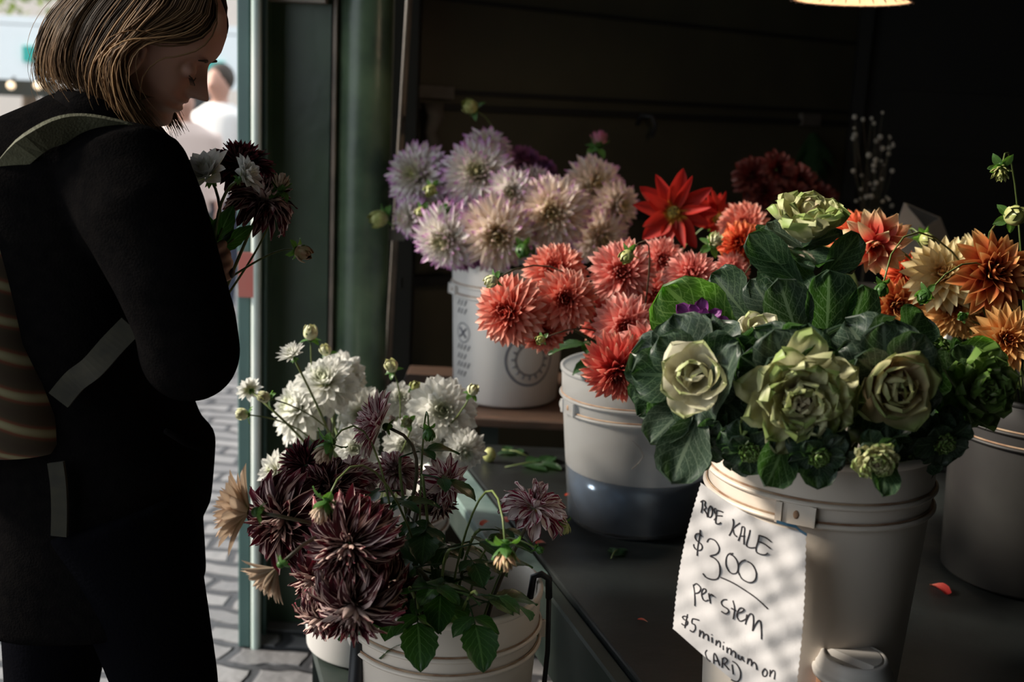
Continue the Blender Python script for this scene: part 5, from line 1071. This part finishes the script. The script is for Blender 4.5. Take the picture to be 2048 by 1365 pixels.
for z in zs:
    xf = np.interp(z, fz, fx); xb = np.interp(z, bz, bx); w = np.interp(z, wz, wx); cx = (xf + xb) / 2; hx = (xf - xb) / 2; ring = []
    for j in range(n):
        a = 2 * PI * j / n; ca, sa = math.cos(a), math.sin(a); y = w * math.copysign(abs(sa) ** .92, sa); x = cx + hx * math.copysign(abs(ca) ** (.80 if ca > 0 else 1), ca)
        if ca > 0:
            nb = .0335 * (1 / (1 + math.exp(-(z + .0305) / .0022))) * max(0, min(1, (.022 - z) / .046)) ** .85      # nose ridge, tip and underside
            sg = .0085 + .006 * g(z, -.024, .010); x += nb * math.exp(-(y / sg) ** 2)
            x += .004 * g(z, -.0245, .007) * (math.exp(-((abs(y) - .013) / .006) ** 2))                              # nostril wings
            x -= .008 * g(z, .004, .013) * math.exp(-((abs(y) - .031) / .017) ** 2)                                # eye sockets
            x += .004 * g(z, -.018, .02) * math.exp(-((abs(y) - .045) / .02) ** 2)                                 # cheeks
            x += .0045 * g(z, -.0435, .0042) * math.exp(-(y / .019) ** 2) + .0048 * g(z, -.0565, .0048) * math.exp(-(y / .017) ** 2) - .004 * g(z, -.0500, .0022) * math.exp(-(y / .022) ** 2)
        ring.append(HL(x, y, z))
    rings.append(ring)
vs = [p for r_ in rings for p in r_]; K = len(rings)
fs = [(i * n + j, i * n + (j + 1) % n, (i + 1) * n + (j + 1) % n, (i + 1) * n + j) for i in range(K - 1) for j in range(n)] + [tuple(range(n))[::-1], tuple((K - 1) * n + j for j in range(n))]
mb.add(vs, fs)
for s_ in (-1, 1):                                           # eyelids, ears
    mb.ellip(HL(.0765, s_ * .031, .003), (HF * .0115, HY * .0135, HU * .0105), 14, 10)
    e = lambda x, z, y=.074: HL(x + .018, s_ * y, z - .013)
    mb.ellip(e(-.004, -.012, .072), (HF * .013, HU * .024, HY * .006), 14, 8)
    mb.tube([e(.006, -.002), e(.004, .012, .078), (e(-.008, .018, .082)), e(-.018, .010, .083), e(-.020, -.006, .082), e(-.013, -.022, .078), e(-.004, -.033, .074), e(.003, -.030, .072)], .0042, 8)
npt = HL(-.012, 0, -.055)
mb.tube([HL(-.01, 0, 0), npt, PY(225, 250, YW), PY(200, 320, YW)], [.052, .050, .052, .065], 24)
def torso(mb, secs, p=2.3, n=40):
    mb.loft([((PY(l, y, YW) + PY(r_, y, YW)) / 2, (PY(r_, y, YW) - PY(l, y, YW)) / 2, V3((0, hy, 0))) for y, l, r_, hy in secs], n, p)
torso(mb, [(300, 60, 270, .10), (340, 10, 300, .16), (450, -20, 310, .16), (600, -20, 300, .14), (760, -10, 305, .13), (900, -30, 330, .16), (1050, -20, 340, .16)])
def arm_pts(): return [PY(235, 345, YW - .15), PY(300, 470, YW - .19), PY(350, 600, YW - .20), PY(378, 700, YW - .19)]
mb.tube(arm_pts(), [.050, .046, .040, .038], 16); mb.tube([PY(378, 700, YW - .19), PY(405, 645, YW - .11), PY(424, 590, YW - .045)], [.038, .032, .024], 16)
mb.tube([PY(200, 345, YW + .16), PY(270, 560, YW + .20), PY(330, 700, YW + .16)], [.05, .044, .04], 16); mb.tube([PY(330, 700, YW + .16), PY(380, 650, YW + .10), PY(405, 640, YW + .04)], [.038, .03, .024], 16)
mb.ellip(PY(398, 648, YW + .035), (V3((.03, 0, .01)), V3((0, .02, 0)), V3((-.01, 0, .03))), 14, 10)
HYP = YW - .03                                              # the hand that grips the stems
mb.ellip(PY(423, 545, HYP), (nrm(PY(423, 500, HYP) - PY(423, 545, HYP)) * .036, V3((.016, 0, 0)), V3((0, .017, 0))), 16, 12)
for ch, r_ in (([(424, 512, .004), (447, 502, -.010), (456, 511, -.020), (446, 520, -.028)], .0078), ([(425, 531, .004), (452, 521, -.012), (461, 530, -.024), (448, 538, -.032)], .0080),
               ([(424, 550, .004), (451, 544, -.010), (460, 552, -.022), (447, 558, -.030)], .0077), ([(422, 568, .004), (443, 566, -.008), (451, 574, -.018), (440, 580, -.024)], .0066),
               ([(418, 535, -.012), (424, 512, -.022), (436, 496, -.024), (446, 488, -.018)], .0085)):
    pts = [PY(x, y, HYP + dy) for x, y, dy in ch]; pts = [V3(q) for q in bez(pts[0], pts[1] * 1.35 - pts[0] * .35, pts[2] * 1.35 - pts[3] * .35, pts[3], 10)]
    mb.tube(pts, [r_ * (1.08 - .25 * i / 9) for i in range(10)], 12); mb.ellip(pts[-1], [V3(a) * r_ * .82 for a in ((1, 0, 0), (0, 1, 0), (0, 0, 1))], 10, 8)
near_leg = [PY(225, 1010, YW - .09), PY(290, 1200, YW - .09)]; q = PY(333, 1365, YW - .09); near_leg += [q, V3((q[0] + .03, q[1], .30)), V3((q[0] - .02, q[1], .07))]
far_leg = [PY(130, 1010, YW + .09), PY(115, 1200, YW + .09)]; q2 = PY(105, 1365, YW + .09); far_leg += [q2, V3((q2[0] - .02, q2[1], .30)), V3((q2[0] - .08, q2[1], .07))]
for lgp in (near_leg, far_leg):
    mb.tube(lgp, [.078, .070, .055, .045, .032], 18); f_ = lgp[-1]; mb.loft([(f_ + V3((-.05, 0, -.035)), V3((0, .028, 0)), V3((0, 0, .03))), (f_ + V3((.02, 0, -.03)), V3((0, .033, 0)), V3((0, 0, .035))), (f_ + V3((.14, 0, -.048)), V3((0, .036, 0)), V3((0, 0, .018)))], 14)
wo = thing('person', 'woman with blonde bob in a black coat bending her head over the flowers she holds', 'person', (HO[0] - .1, YW, 0))
v, f = voxel(mb, .0028, 3); link_mesh('body', v, f, MT['skin'], wo)
mb = MB()
for s_ in (-1, 1):
    mb.tube([HL(.088, s_ * .018, .024), HL(.0915, s_ * .030, .028), HL(.084, s_ * .046, .024)], [.0016, .0022, .001], 6)
    mb.tube([HL(.0885, s_ * .020, -.003), HL(.0900, s_ * .030, -.006), HL(.0835, s_ * .043, -.002)], .0010, 5)
    for q in range(12): a_ = -.9 + q * .16; mb.tube([HL(.0875 - abs(a_) * .004, s_ * (.031 + a_ * .012), -.005), HL(.0955 - abs(a_) * .004, s_ * (.031 + a_ * .016), -.012)], [.0005, .0002], 4)
MT['brow'] = mat('brow_hair', (.05, .03, .02), .7); mb.build('brows_and_lashes', MT['brow'], wo)
MT['lip'] = mat('lip_skin', (.42, .14, .12), .45)
# hair: chains from the crown, front to back of the head
CH = [
 (0.00, [(350,-95,-.01),(408,-35,-.035),(428,32,-.050),(400,76,-.070),(345,84,-.082),(298,74,-.090),(248,96,-.096),(240,160,-.092),(316,262,-.068)]),
 (0.28, [(340,-100,-.01),(395,-50,-.05),(385,20,-.078),(335,50,-.088),(282,66,-.097),(244,100,-.102),(240,150,-.098),(258,205,-.086),(298,258,-.07)]),
 (0.55, [(330,-100,-.01),(330,-60,-.06),(300,0,-.09),(265,50,-.10),(240,95,-.104),(226,130,-.10),(230,165,-.09),(244,205,-.08),(268,246,-.07)]),
 (0.80, [(320,-100,-.0),(260,-70,-.04),(200,-20,-.065),(160,30,-.075),(140,75,-.078),(133,115,-.074),(142,150,-.066),(162,180,-.058),(190,206,-.05)]),
 (1.00, [(310,-100,0),(230,-80,-.01),(160,-30,-.015),(110,20,-.02),(88,60,-.02),(78,100,-.02),(76,130,-.015),(84,158,-.01),(100,176,-.01)])]
CHW = [(t, np.array([PY(x, y, YW + dy) for x, y, dy in c])) for t, c in CH]
def chain(t):
    for (t0, c0), (t1, c1) in zip(CHW, CHW[1:]):
        if t <= t1: w = (t - t0) / (t1 - t0); return c0 * (1 - w) + c1 * w
    return CHW[-1][1]
def crs(c, m):
    out = []; L_ = len(c) - 1
    for u in np.linspace(0, L_, m):
        i = min(int(u), L_ - 1); t = u - i; p0, p1, p2, p3 = c[max(i - 1, 0)], c[i], c[i + 1], c[min(i + 2, L_)]
        out.append(.5 * ((2 * p1) + (p2 - p0) * t + (2 * p0 - 5 * p1 + 4 * p2 - p3) * t * t + (3 * p1 - p0 - 3 * p2 + p3) * t ** 3))
    return np.array(out)
rng = np.random.default_rng(21); mb = MB(); HC = HL(-.005, 0, .03)
TN, TM = 36, 30
for s_ in (1, -1):                                           # under layer
    vs = []; uvs = []
    for i in range(TN):
        c_ = crs(chain(max(i / (TN - 1), .0 if s_ > 0 else .0)), TM)
        for j in range(TM):
            p = c_[j].copy(); 
            if s_ < 0: p[1] = 2 * YW - p[1]
            k_ = max(0, j / TM - .5); p = HC + (p - HC) * (.955 - .04 * k_); 
            if j > TM - 4: p = p + V3((0, 0, .012 * (j - TM + 4)))
            vs.append(p); uvs.append((.1 + .35 * j / TM + rng.uniform(0, .15), .5))
    mb.add(vs, [(i * TM + j, i * TM + j + 1, (i + 1) * TM + j + 1, (i + 1) * TM + j) for i in range(TN - 1) for j in range(TM - 1)], uvs)
def strand(t, s_, off, tone, clump):
    c_ = crs(chain(t), 20); 
    if s_ < 0: c_[:, 1] = 2 * YW - c_[:, 1]
    end = rng.uniform(.88, 1.03); k_ = np.linspace(0, 1, 20)
    amp = rng.uniform(.002, .006); ph = rng.uniform(0, 6.28); fr = rng.uniform(3, 6)
    for q in range(20):
        u_ = k_[q]; c_[q] = HC + (c_[q] - HC) * (1 + off) + clump * u_ ** 1.5 + V3((math.sin(fr * u_ + ph), math.cos(fr * u_ * .8 + ph), 0)) * amp * u_ + V3((0, 0, -.02 * (end - .95) * u_ ** 6))
    m_ = int(20 * min(end, 1)); c_ = c_[:m_]; r0_ = rng.uniform(.0006, .0012)
    T = np.gradient(c_, axis=0); T /= np.linalg.norm(T, axis=1)[:, None] + 1e-9; out_ = c_ - HC; out_ /= np.linalg.norm(out_, axis=1)[:, None]; side = np.cross(T, out_); side /= np.linalg.norm(side, axis=1)[:, None] + 1e-9
    rr = (r0_ * (1 - .75 * np.linspace(0, 1, m_) ** 3))[:, None]; A = c_ + side * rr * 1.3; B = c_ + out_ * rr; D_ = c_ - side * rr * 1.3
    vs = np.stack([A, B, D_], 1).reshape(-1, 3); us = np.clip(tone + .42 * np.linspace(0, 1, m_) ** 1.6, 0, 1); uv = np.repeat(np.stack([us, us], 1), 3, 0)
    fs = [(q * 3 + a, q * 3 + (a + 1) % 3, (q + 1) * 3 + (a + 1) % 3, (q + 1) * 3 + a) for q in range(m_ - 1) for a in range(3)]; mb.add(vs, fs, uv)
mb.ellip(HL(-.020, 0, .050), (HF * .094, HY * .081, HU * .089), 28, 16)                # hair lying on the crown
for cl_ in range(150):                                       # locks
    t0 = rng.uniform(0, 1) ** .9; s_ = 1 if rng.uniform() < .72 else -1; tone = rng.uniform(.02, .6) * (1 if rng.uniform() < .8 else 1.3); cv = rng.standard_normal(3) * .008; of = rng.uniform(-.01, .045)
    if s_ < 0 and t0 < .2: t0 += .3
    if t0 < .3: cv = cv * .3; of = of * .5
    for q in range(16): strand(min(1, max(0, t0 + rng.normal() * .018)), s_, of + rng.normal() * .008, tone + rng.normal() * .06, cv + rng.standard_normal(3) * .0035)
for q in range(60): strand(rng.uniform(0, 1), 1, rng.uniform(.03, .10), rng.uniform(.4, .8), rng.standard_normal(3) * .018)
mb.build('hair', MT['hair'], wo)

mb = MB()                                                    # coat
torso(mb, [(186, 112, 236, .055), (200, 92, 252, .07), (222, 45, 272, .10), (250, -8, 298, .15), (285, -30, 318, .19), (340, -20, 335, .205), (450, 8, 345, .20), (560, 10, 345, .19), (700, 14, 345, .18), (775, 18, 352, .17), (820, 20, 366, .175),
           (868, 20, 384, .18), (896, 20, 411, .185), (912, 20, 414, .185), (960, 18, 411, .185), (1030, 14, 405, .185), (1052, 12, 394, .185), (1066, 10, 387, .185), (1120, 4, 391, .185), (1188, -4, 395, .185), (1196, -4, 380, .16)], 2.6, 56)
A = [PY(246, 352, YW - .13), PY(292, 440, YW - .18), PY(340, 560, YW - .20), PY(372, 650, YW - .195), PY(380, 706, YW - .185)]
mb.tube(A, [.092, .083, .072, .068, .068], 24); mb.ellip(A[0], (V3((.095, 0, 0)), V3((0, .085, 0)), V3((0, 0, .075))), 18, 12); mb.ellip(A[-1], [V3(a) * .068 for a in ((1, 0, 0), (0, 1, 0), (0, 0, 1))], 18, 12)
mb.tube([A[-1], PY(396, 655, YW - .13), PY(412, 604, YW - .07)], [.066, .052, .040], 24)
mb.tube([PY(200, 345, YW + .15), PY(270, 560, YW + .20), PY(330, 700, YW + .16)], [.085, .07, .066], 20); mb.tube([PY(330, 700, YW + .16), PY(370, 665, YW + .11), PY(388, 650, YW + .06)], [.066, .05, .04], 20)
v, f = voxel(mb, .0075, 6); coat = link_mesh('coat', v, f, MT['coat'], wo)
mb = MB(); mb.tube([PY(125, 196, YW - .055), PY(170, 214, YW - .085), PY(225, 236, YW - .080), PY(282, 262, YW - .035)], [.014, .02, .022, .014], 12); mb.build('collar', MT['coat'], coat)
mb = MB(); mb.tube([PY(330, 862, YW - .185), PY(372, 885, YW - .165), PY(412, 902, YW - .10)], [.004, .006, .005], 8); mb.build('pocket_welt', MT['coat'], coat)
mb = MB()
for lgp in (near_leg, far_leg): mb.tube([lgp[0]] + list(lgp[1:4]) + [lgp[-1] + V3((0, 0, .01))], [.115, .092, .078, .066, .058], 24)
mb.ellip((near_leg[0] + far_leg[0]) / 2, (V3((.14, 0, 0)), V3((0, .15, 0)), V3((0, 0, .12))), 20, 12)
v, f = voxel(mb, .009, 5); link_mesh('trousers', v, f, MT['trousers'], wo)
for lgp in (near_leg, far_leg):
    f_ = lgp[-1]; mb = MB(); mb.loft([(f_ + V3((-.075, 0, -.03)), V3((0, .02, 0)), V3((0, 0, .03))), (f_ + V3((-.05, 0, -.022)), V3((0, .038, 0)), V3((0, 0, .045))), (f_ + V3((.03, 0, -.026)), V3((0, .044, 0)), V3((0, 0, .043))), (f_ + V3((.13, 0, -.042)), V3((0, .044, 0)), V3((0, 0, .027))), (f_ + V3((.17, 0, -.05)), V3((0, .028, 0)), V3((0, 0, .015)))], 20); mb.build('shoe', MT['blackrubber'], wo)
# ring with a dark stone
rc = PY(461, 546, HYP - .020); mb = MB(); mb.lathe(rc + V3((-.006, 0, 0)), [(.0085, -.0015), (.0093, 0), (.0085, .0015), (.0078, 0)], 24, np.array(Matrix.Rotation(math.radians(70), 3, 'Y')), closed=True)
mb.ellip(rc + V3((.003, -.002, .0)), (V3((.004, 0, 0)), V3((0, .008, 0)), V3((0, 0, .008))), 14, 10); tag(mb.build('finger_ring', MT['blackrubber']), 'finger ring with a round black stone on the hand holding flowers', 'ring')

# backpack on her back
secs_ = []
bpk = thing('backpack', 'dark woven backpack with diagonal rust and cream stripes on her back', 'backpack', PY(0, 900, YW)); mb = MB()
for y, r_, hy in [(352, 4, .14), (375, 22, .18), (480, 42, .205), (600, 48, .215), (700, 58, .22), (780, 88, .225), (850, 104, .225), (905, 114, .225), (925, 112, .21), (934, 92, .17)]:
    p = PY(r_, y, YW - .21); secs_.append((V3((p[0] - .15, YW - .005, p[2])), V3((.15, 0, 0)), V3((0, hy, 0))))
mb.loft(secs_, 56, 4.0)
mb.build('main_bag', MT['backpack'], bpk)
def strapline(pts, w, name, t=.0035, m='strap', parent=None, tw=None):
    pts = crs(np.array(pts), 22); vs = []
    for i in range(len(pts)):
        T = nrm(pts[min(i + 1, 21)] - pts[max(i - 1, 0)]); wv = V3((0, 1, 0)) if tw is None else nrm(V3(tw)); wv = nrm(wv - T * np.dot(wv, T)); nv_ = np.cross(T, wv); ww = w if isinstance(w, float) else w[0] + (w[1] - w[0]) * math.sin(PI * i / 21)
        for a, b_ in ((-1, -1), (1, -1), (1, 1), (-1, 1)): vs.append(pts[i] + wv * a * ww + nv_ * b_ * t)
    mb = MB(); mb.add(vs, [(i * 4 + a, i * 4 + (a + 1) % 4, i * 4 + 4 + (a + 1) % 4, i * 4 + 4 + a) for i in range(21) for a in range(4)] + [(0, 1, 2, 3), (84, 85, 86, 87)]); return mb.build(name, MT[m], parent, smooth=False)
strapline([PY(10, 342, YW - .19), PY(60, 292, YW - .205), PY(110, 264, YW - .19), (PY(160, 256, YW - .17)), PY(215, 262, YW - .155), PY(270, 278, YW - .14), PY(310, 330, YW - .16)], (.014, .020), 'shoulder_strap', parent=bpk, tw=(.1, -.5, .9))
strapline([PY(262, 652, YW - .205), PY(225, 690, YW - .212), PY(185, 735, YW - .212), PY(150, 762, YW - .20), PY(118, 800, YW - .20)], .016, 'lower_strap', m='strapshade', parent=bpk, tw=(.55, 0, -.8))
strapline([PY(112, 925, YW - .20), PY(118, 970, YW - .205), PY(120, 1020, YW - .205), PY(119, 1072, YW - .205)], .011, 'hanging_strap', m='strapshade', parent=bpk, tw=(1, 0, 0))
mb = MB(); mb.box(PY(4, 344, YW - .19), (.03, .012, .008)); mb.build('buckle', MT['wire'], bpk, smooth=False)

# flowers in her hand
HT = PY(436, 560, HYP - .012); HB = PY(425, 640, HYP + .0)
GH = 'flowers in the hand'
def dof(Y, px, py): return float(np.dot(PY(px, py, Y) - CAM, CF))
for a in [
 ('white dahlia seen from behind, nearest her sleeve in the hand held bunch', 412, 345, YW - .03, 58, (-.25, .6, .45), 'open', 'white', dict(n=34, W=.24, thmax=1.35, curve=.0)),
 ('smaller white dahlia turned right in the hand held bunch', 490, 352, YW - .06, 42, (.75, .45, .2), 'half', 'white', dict(n=34, W=.24, thmax=1.2)),
 ('dark burgundy dahlia at the top of the hand held bunch', 482, 318, YW + .05, 70, (.15, .75, .35), 'cactus', 'burgundy', None),
 ('burgundy and pink striped dahlia at the right of the hand held bunch', 530, 398, YW + .01, 64, (.35, .65, .25), 'curl', 'stripe', dict(thmax=1.7)),
]: flower(a[0], GH, a[1], a[2], dof(a[3], a[1], a[2]), a[4], a[5], a[6], a[7], HB, leaves=0, sty=a[8], straight=.3)
bud('fading brown bud at the right of the hand held bunch', GH, 562, 368, dof(YW, 562, 368), 22, (.2, .8, .3), 'tan', HB, 'petal')
bud('round pinkish bud on the long stem pointing right from the hand', GH, 604, 505, dof(YW, 604, 505), 19, (.75, -.25, .3), 'budtan', PY(425, 575, HYP), 'round', straight=.3)
for lb, x0, y0, x1, y1, w_ in (('dark bluish leaf of the hand held bunch above the fingers', 438, 502, 498, 455, 17), ('bright green leaf lit from behind in the hand held bunch', 428, 495, 462, 418, 22), ('small toothed leaf next to her sleeve in the hand held bunch', 432, 490, 398, 412, 14)):
    p0, p1 = PY(x0, y0, HYP), PY(x1, y1, HYP - .02); r_ = thing('flower_leaf', lb, 'leaf', HB, GH); mb = MB(); leaf_mesh(mb, p0, p1 - p0, (.2, -.9, .3), np.linalg.norm(p1 - p0) * 1.05, w_ / 1340, 'oval', bend=.3); mb.build('blade', MT['leaf'], r_)
    mb = MB(); mb.tube([HB, p0, (p0 + p1) / 2], .0015, 6); mb.build('stalk', MT['stem'], r_)

# ================================================================== THE STREET OUTSIDE
MT['whitefascia'] = mat('white_canopy_fascia', (.84, .87, .87), .6, (.80, .83, .83), 2)
MT['teal'] = mat('teal_sign_paint', (.04, .42, .36), .6)
MT['beige'] = mat('beige_render', (.80, .70, .62), .8, (.70, .60, .52), .6)
MT['darkbeam'] = mat('dark_beam', (.03, .03, .02), .6)
MT['glow'] = emis('festoon_bulb_glow', (1.0, .74, .48), 1.1)
MT['foliage'] = leaf_mat('tree_foliage', (.10, .15, .02), (.16, .2, .05), trans=.4, tr=(.3, .42, .05))
MT['bark'] = mat('tree_bark', (.12, .08, .05), .8)
MT['blue'] = mat('blue_crate_plastic', (.08, .18, .45), .5); MT['navy'] = mat('navy_cloth', (.03, .035, .06), .8); MT['whitecloth'] = mat('white_cloth', (.78, .76, .74), .8); MT['greycloth'] = mat('dark_grey_cloth', (.05, .05, .05), .8); MT['pinkcloth'] = mat('pinkish_cloth', (.74, .58, .52), .8); MT['darkhair'] = mat('dark_hair', (.04, .025, .015), .6)
D_ = 12.0; zb = PY(0, 158, D_)[2]; zt = PY(0, 48, D_)[2]; x0 = PY(-150, 150, D_)[0]; x1 = PY(700, 150, D_)[0]
cn = thing('market_canopy', 'white market canopy with teal lettered boards across the street', 'canopy', ((x0 + x1) / 2, D_, 0)); mb = MB(); mb.box(((x0 + x1) / 2, D_ + .1, (zb + zt) / 2), (x1 - x0, .2, zt - zb)); mb.build('fascia', MT['whitefascia'], cn, smooth=False)
mb = MB(); mb.box(((x0 + x1) / 2, D_ + 1.6, zt + .05), (x1 - x0, 3.2, .08)); mb.build('roof', MT['whitefascia'], cn, smooth=False)
for px in (60, 430):
    q = PY(px, 108 if px < 100 else 133, D_); mb = MB(); mb.box((q[0], D_ - .02, q[2]), (.20 if px > 100 else .12, .04, .11 if px > 100 else .16)); mb.build('sign_board', MT['teal'], cn, smooth=False)
for x_ in (x0 + .1, PY(250, 150, D_)[0], x1 - .1):
    mb = MB(); mb.box((x_, D_ + .1, zb / 2), (.10, .10, zb)); mb.build('post', MT['greycloth'], cn, smooth=False)
q0 = PY(-150, 160, 9.0); q1 = PY(98, 160, 9.0); zt2 = PY(0, 158, 9)[2]; zb2 = PY(0, 191, 9)[2]
bm = thing('festoon_beam', 'dark beam carrying glowing round bulbs behind her shoulder', 'beam', ((q0[0] + q1[0]) / 2, 9.0, 0)); mb = MB(); mb.box(((q0[0] + q1[0]) / 2, 9.1, (zt2 + zb2) / 2), (q1[0] - q0[0], .12, zt2 - zb2)); mb.build('beam', MT['darkbeam'], bm, smooth=False)
for x_ in (q0[0] + .05, q1[0] - .05): mb = MB(); mb.box((x_, 9.1, zb2 / 2), (.06, .06, zb2)); mb.build('post', MT['darkbeam'], bm, smooth=False)
for px, lb in ((22, 'glowing round bulb on the beam at the far left'), (76, 'glowing round bulb on the beam next to her hair')):
    q = PY(px, 171, 8.95); mb = MB(); mb.ellip(q, [V3(a) * .030 for a in ((1, 0, 0), (0, 1, 0), (0, 0, 1))]); b_ = mb.build('bulb_glass', MT['glow']); b_.name = 'festoon_bulb'; tag(b_, lb, 'light bulb', 'festoon bulbs'); mb = MB(); mb.tube([q + V3((0, 0, .025)), q + V3((0, .06, .06))], .012, 8); mb.build('socket', MT['darkbeam'], b_)
fb = thing('building', 'pale beige building across the street behind the canopy', 'building', (-8, 26, 0)); mb = MB(); mb.box((-8, 26.5, 5.5), (22, 1, 11)); mb.build('facade', MT['beige'], fb, smooth=False)
MT['winglass'] = mat('window_glass_grey', (.30, .34, .36), .2)
for i in range(7):
    for z_ in (4.4, 7.6):
        mb = MB(); mb.box((-16 + i * 2.6, 25.97, z_), (1.1, .08, 1.6)); w_ = mb.build('window_frame', MT['whitefascia'], fb, smooth=False); mb = MB(); mb.box((-16 + i * 2.6, 25.92, z_), (.9, .04, 1.4)); mb.build('pane', MT['winglass'], w_, smooth=False)
tr = thing('street_tree', 'yellow green tree top left above the canopy', 'tree', (PY(40, 20, 18)[0], 18, 0)); q = PY(45, 12, 18); mb = MB(); mb.tube([(q[0], 18, 0), (q[0] + .1, 18, 2), (q[0], 18, q[2] - .3)], [.13, .10, .05], 10); mb.build('trunk', MT['bark'], tr)
rng = np.random.default_rng(9); mb = MB()
for i in range(700):
    d_ = nrm(rng.standard_normal(3)); p = q + d_ * V3((1.0, .9, .7)) * rng.uniform(.3, 1) + V3((0, 0, .55)); leaf_mesh(mb, p, nrm(rng.standard_normal(3)), (0, 0, 1), .14, .05, nu=4, nv=3, rng=rng)
mb.build('crown', MT['foliage'], tr)
def passer(label, px, D, h, shirt, legs, hair='darkhair', bag=None, face=1.57):
    q = PY(px, 300, D); x, y = q[0], D; s_ = h / 1.7; dx, dy = math.cos(face), math.sin(face); sx, sy = -dy, dx; W3 = lambda a, b_, z: V3((x + (sx * a + dx * b_) * s_, y + (sy * a + dy * b_) * s_, z * s_))
    r_ = thing('person', label, 'person', (x, y, 0)); mb = MB(); SX = V3((sx, sy, 0)) * s_; DX = V3((dx, dy, 0)) * s_; UZ = V3((0, 0, s_))
    mb.ellip(W3(0, .01, 1.58), (SX * .075, DX * .095, UZ * .115), 16, 12); mb.ellip(W3(0, .11, 1.565), (SX * .012, DX * .02, UZ * .02), 8, 6); mb.tube([W3(0, 0, 1.52), W3(0, -.01, 1.38)], .055 * s_, 12)
    mb.loft([(W3(0, 0, z_), SX * a, DX * b_) for z_, a, b_ in ((.82, .14, .10), (1.0, .15, .10), (1.2, .16, .11), (1.38, .18, .09), (1.45, .08, .06))], 18)
    legs_ = []; arms_ = []
    for k_ in (-1, 1):
        lp_ = [W3(k_ * .09, 0, .88), W3(k_ * .10, .02 * k_, .48), W3(k_ * .10, .10 * k_, .07)]; legs_.append(lp_); mb.tube(lp_, [.075 * s_, .055 * s_, .04 * s_], 12); mb.loft([(W3(k_ * .10, .10 * k_ - .06, .04), SX * .035, UZ * .035), (W3(k_ * .10, .10 * k_ + .16, .03), SX * .04, UZ * .022)], 10)
        ap = [W3(k_ * .19, 0, 1.38), W3(k_ * .24, -.02, 1.10), W3(k_ * .21, .10, .90)]; arms_.append(ap); mb.tube(ap, [.048 * s_, .038 * s_, .028 * s_], 10); mb.ellip(W3(k_ * .20, .13, .85), (SX * .02, DX * .035, UZ * .045), 8, 6)
    v, f = voxel(mb, .014, 2); link_mesh('body', v, f, MT['skin'], r_)
    mb = MB(); mb.loft([(W3(0, 0, z_), SX * a, DX * b_) for z_, a, b_ in ((.80, .175, .13), (1.0, .17, .125), (1.2, .185, .13), (1.38, .21, .11), (1.455, .09, .07))], 18)
    for ap in arms_: mb.tube([ap[0], ap[1], ap[1] + (ap[2] - ap[1]) * .8], [.062 * s_, .05 * s_, .042 * s_], 10)
    v, f = voxel(mb, .018, 2); link_mesh('jacket', v, f, MT[shirt], r_)
    mb = MB()
    for lp_ in legs_: mb.tube([lp_[0], lp_[1], lp_[2] + V3((0, 0, .01))], [.10 * s_, .075 * s_, .06 * s_], 12)
    v, f = voxel(mb, .018, 2); link_mesh('trousers', v, f, MT[legs], r_)
    mb = MB(); mb.ellip(W3(0, -.02, 1.62), (SX * .09, DX * .10, UZ * .10), 14, 10); mb.build('hair', MT[hair], r_)
    return r_
passer('blurred passer-by in white standing in the street just left of the teal frame', 440, 7.5, 1.62, 'whitecloth', 'navy', face=-1.9)
passer('blurred passer-by in dark clothes beyond the one in white', 392, 9.5, 1.72, 'greycloth', 'navy', face=1.2)
passer('blurred passer-by in pinkish clothing right under her chin in the street', 366, 6.6, 1.50, 'pinkcloth', 'greycloth', hair='hair', face=-1.2)
passer('blurred passer-by in white further down the street', 455, 12.5, 1.68, 'whitecloth', 'greycloth', face=2.2) if False else None
q = PY(4, 236, 8.0); mb = MB(); mb.box((q[0] - .1, 8.0, q[2] - .2), (.5, .4, .34)); mb.box((q[0] - .1, 8.0, (q[2] - .37) / 2), (.46, .36, q[2] - .37)); o = mb.build('crate', MT['blue'], smooth=False); tag(o, 'blue crate stack at the far left behind her shoulder', 'crate')
o.name = 'stacked_crate'
# ---- tidy
for o in bpy.data.objects:
    if '_o' in o: del o['_o']
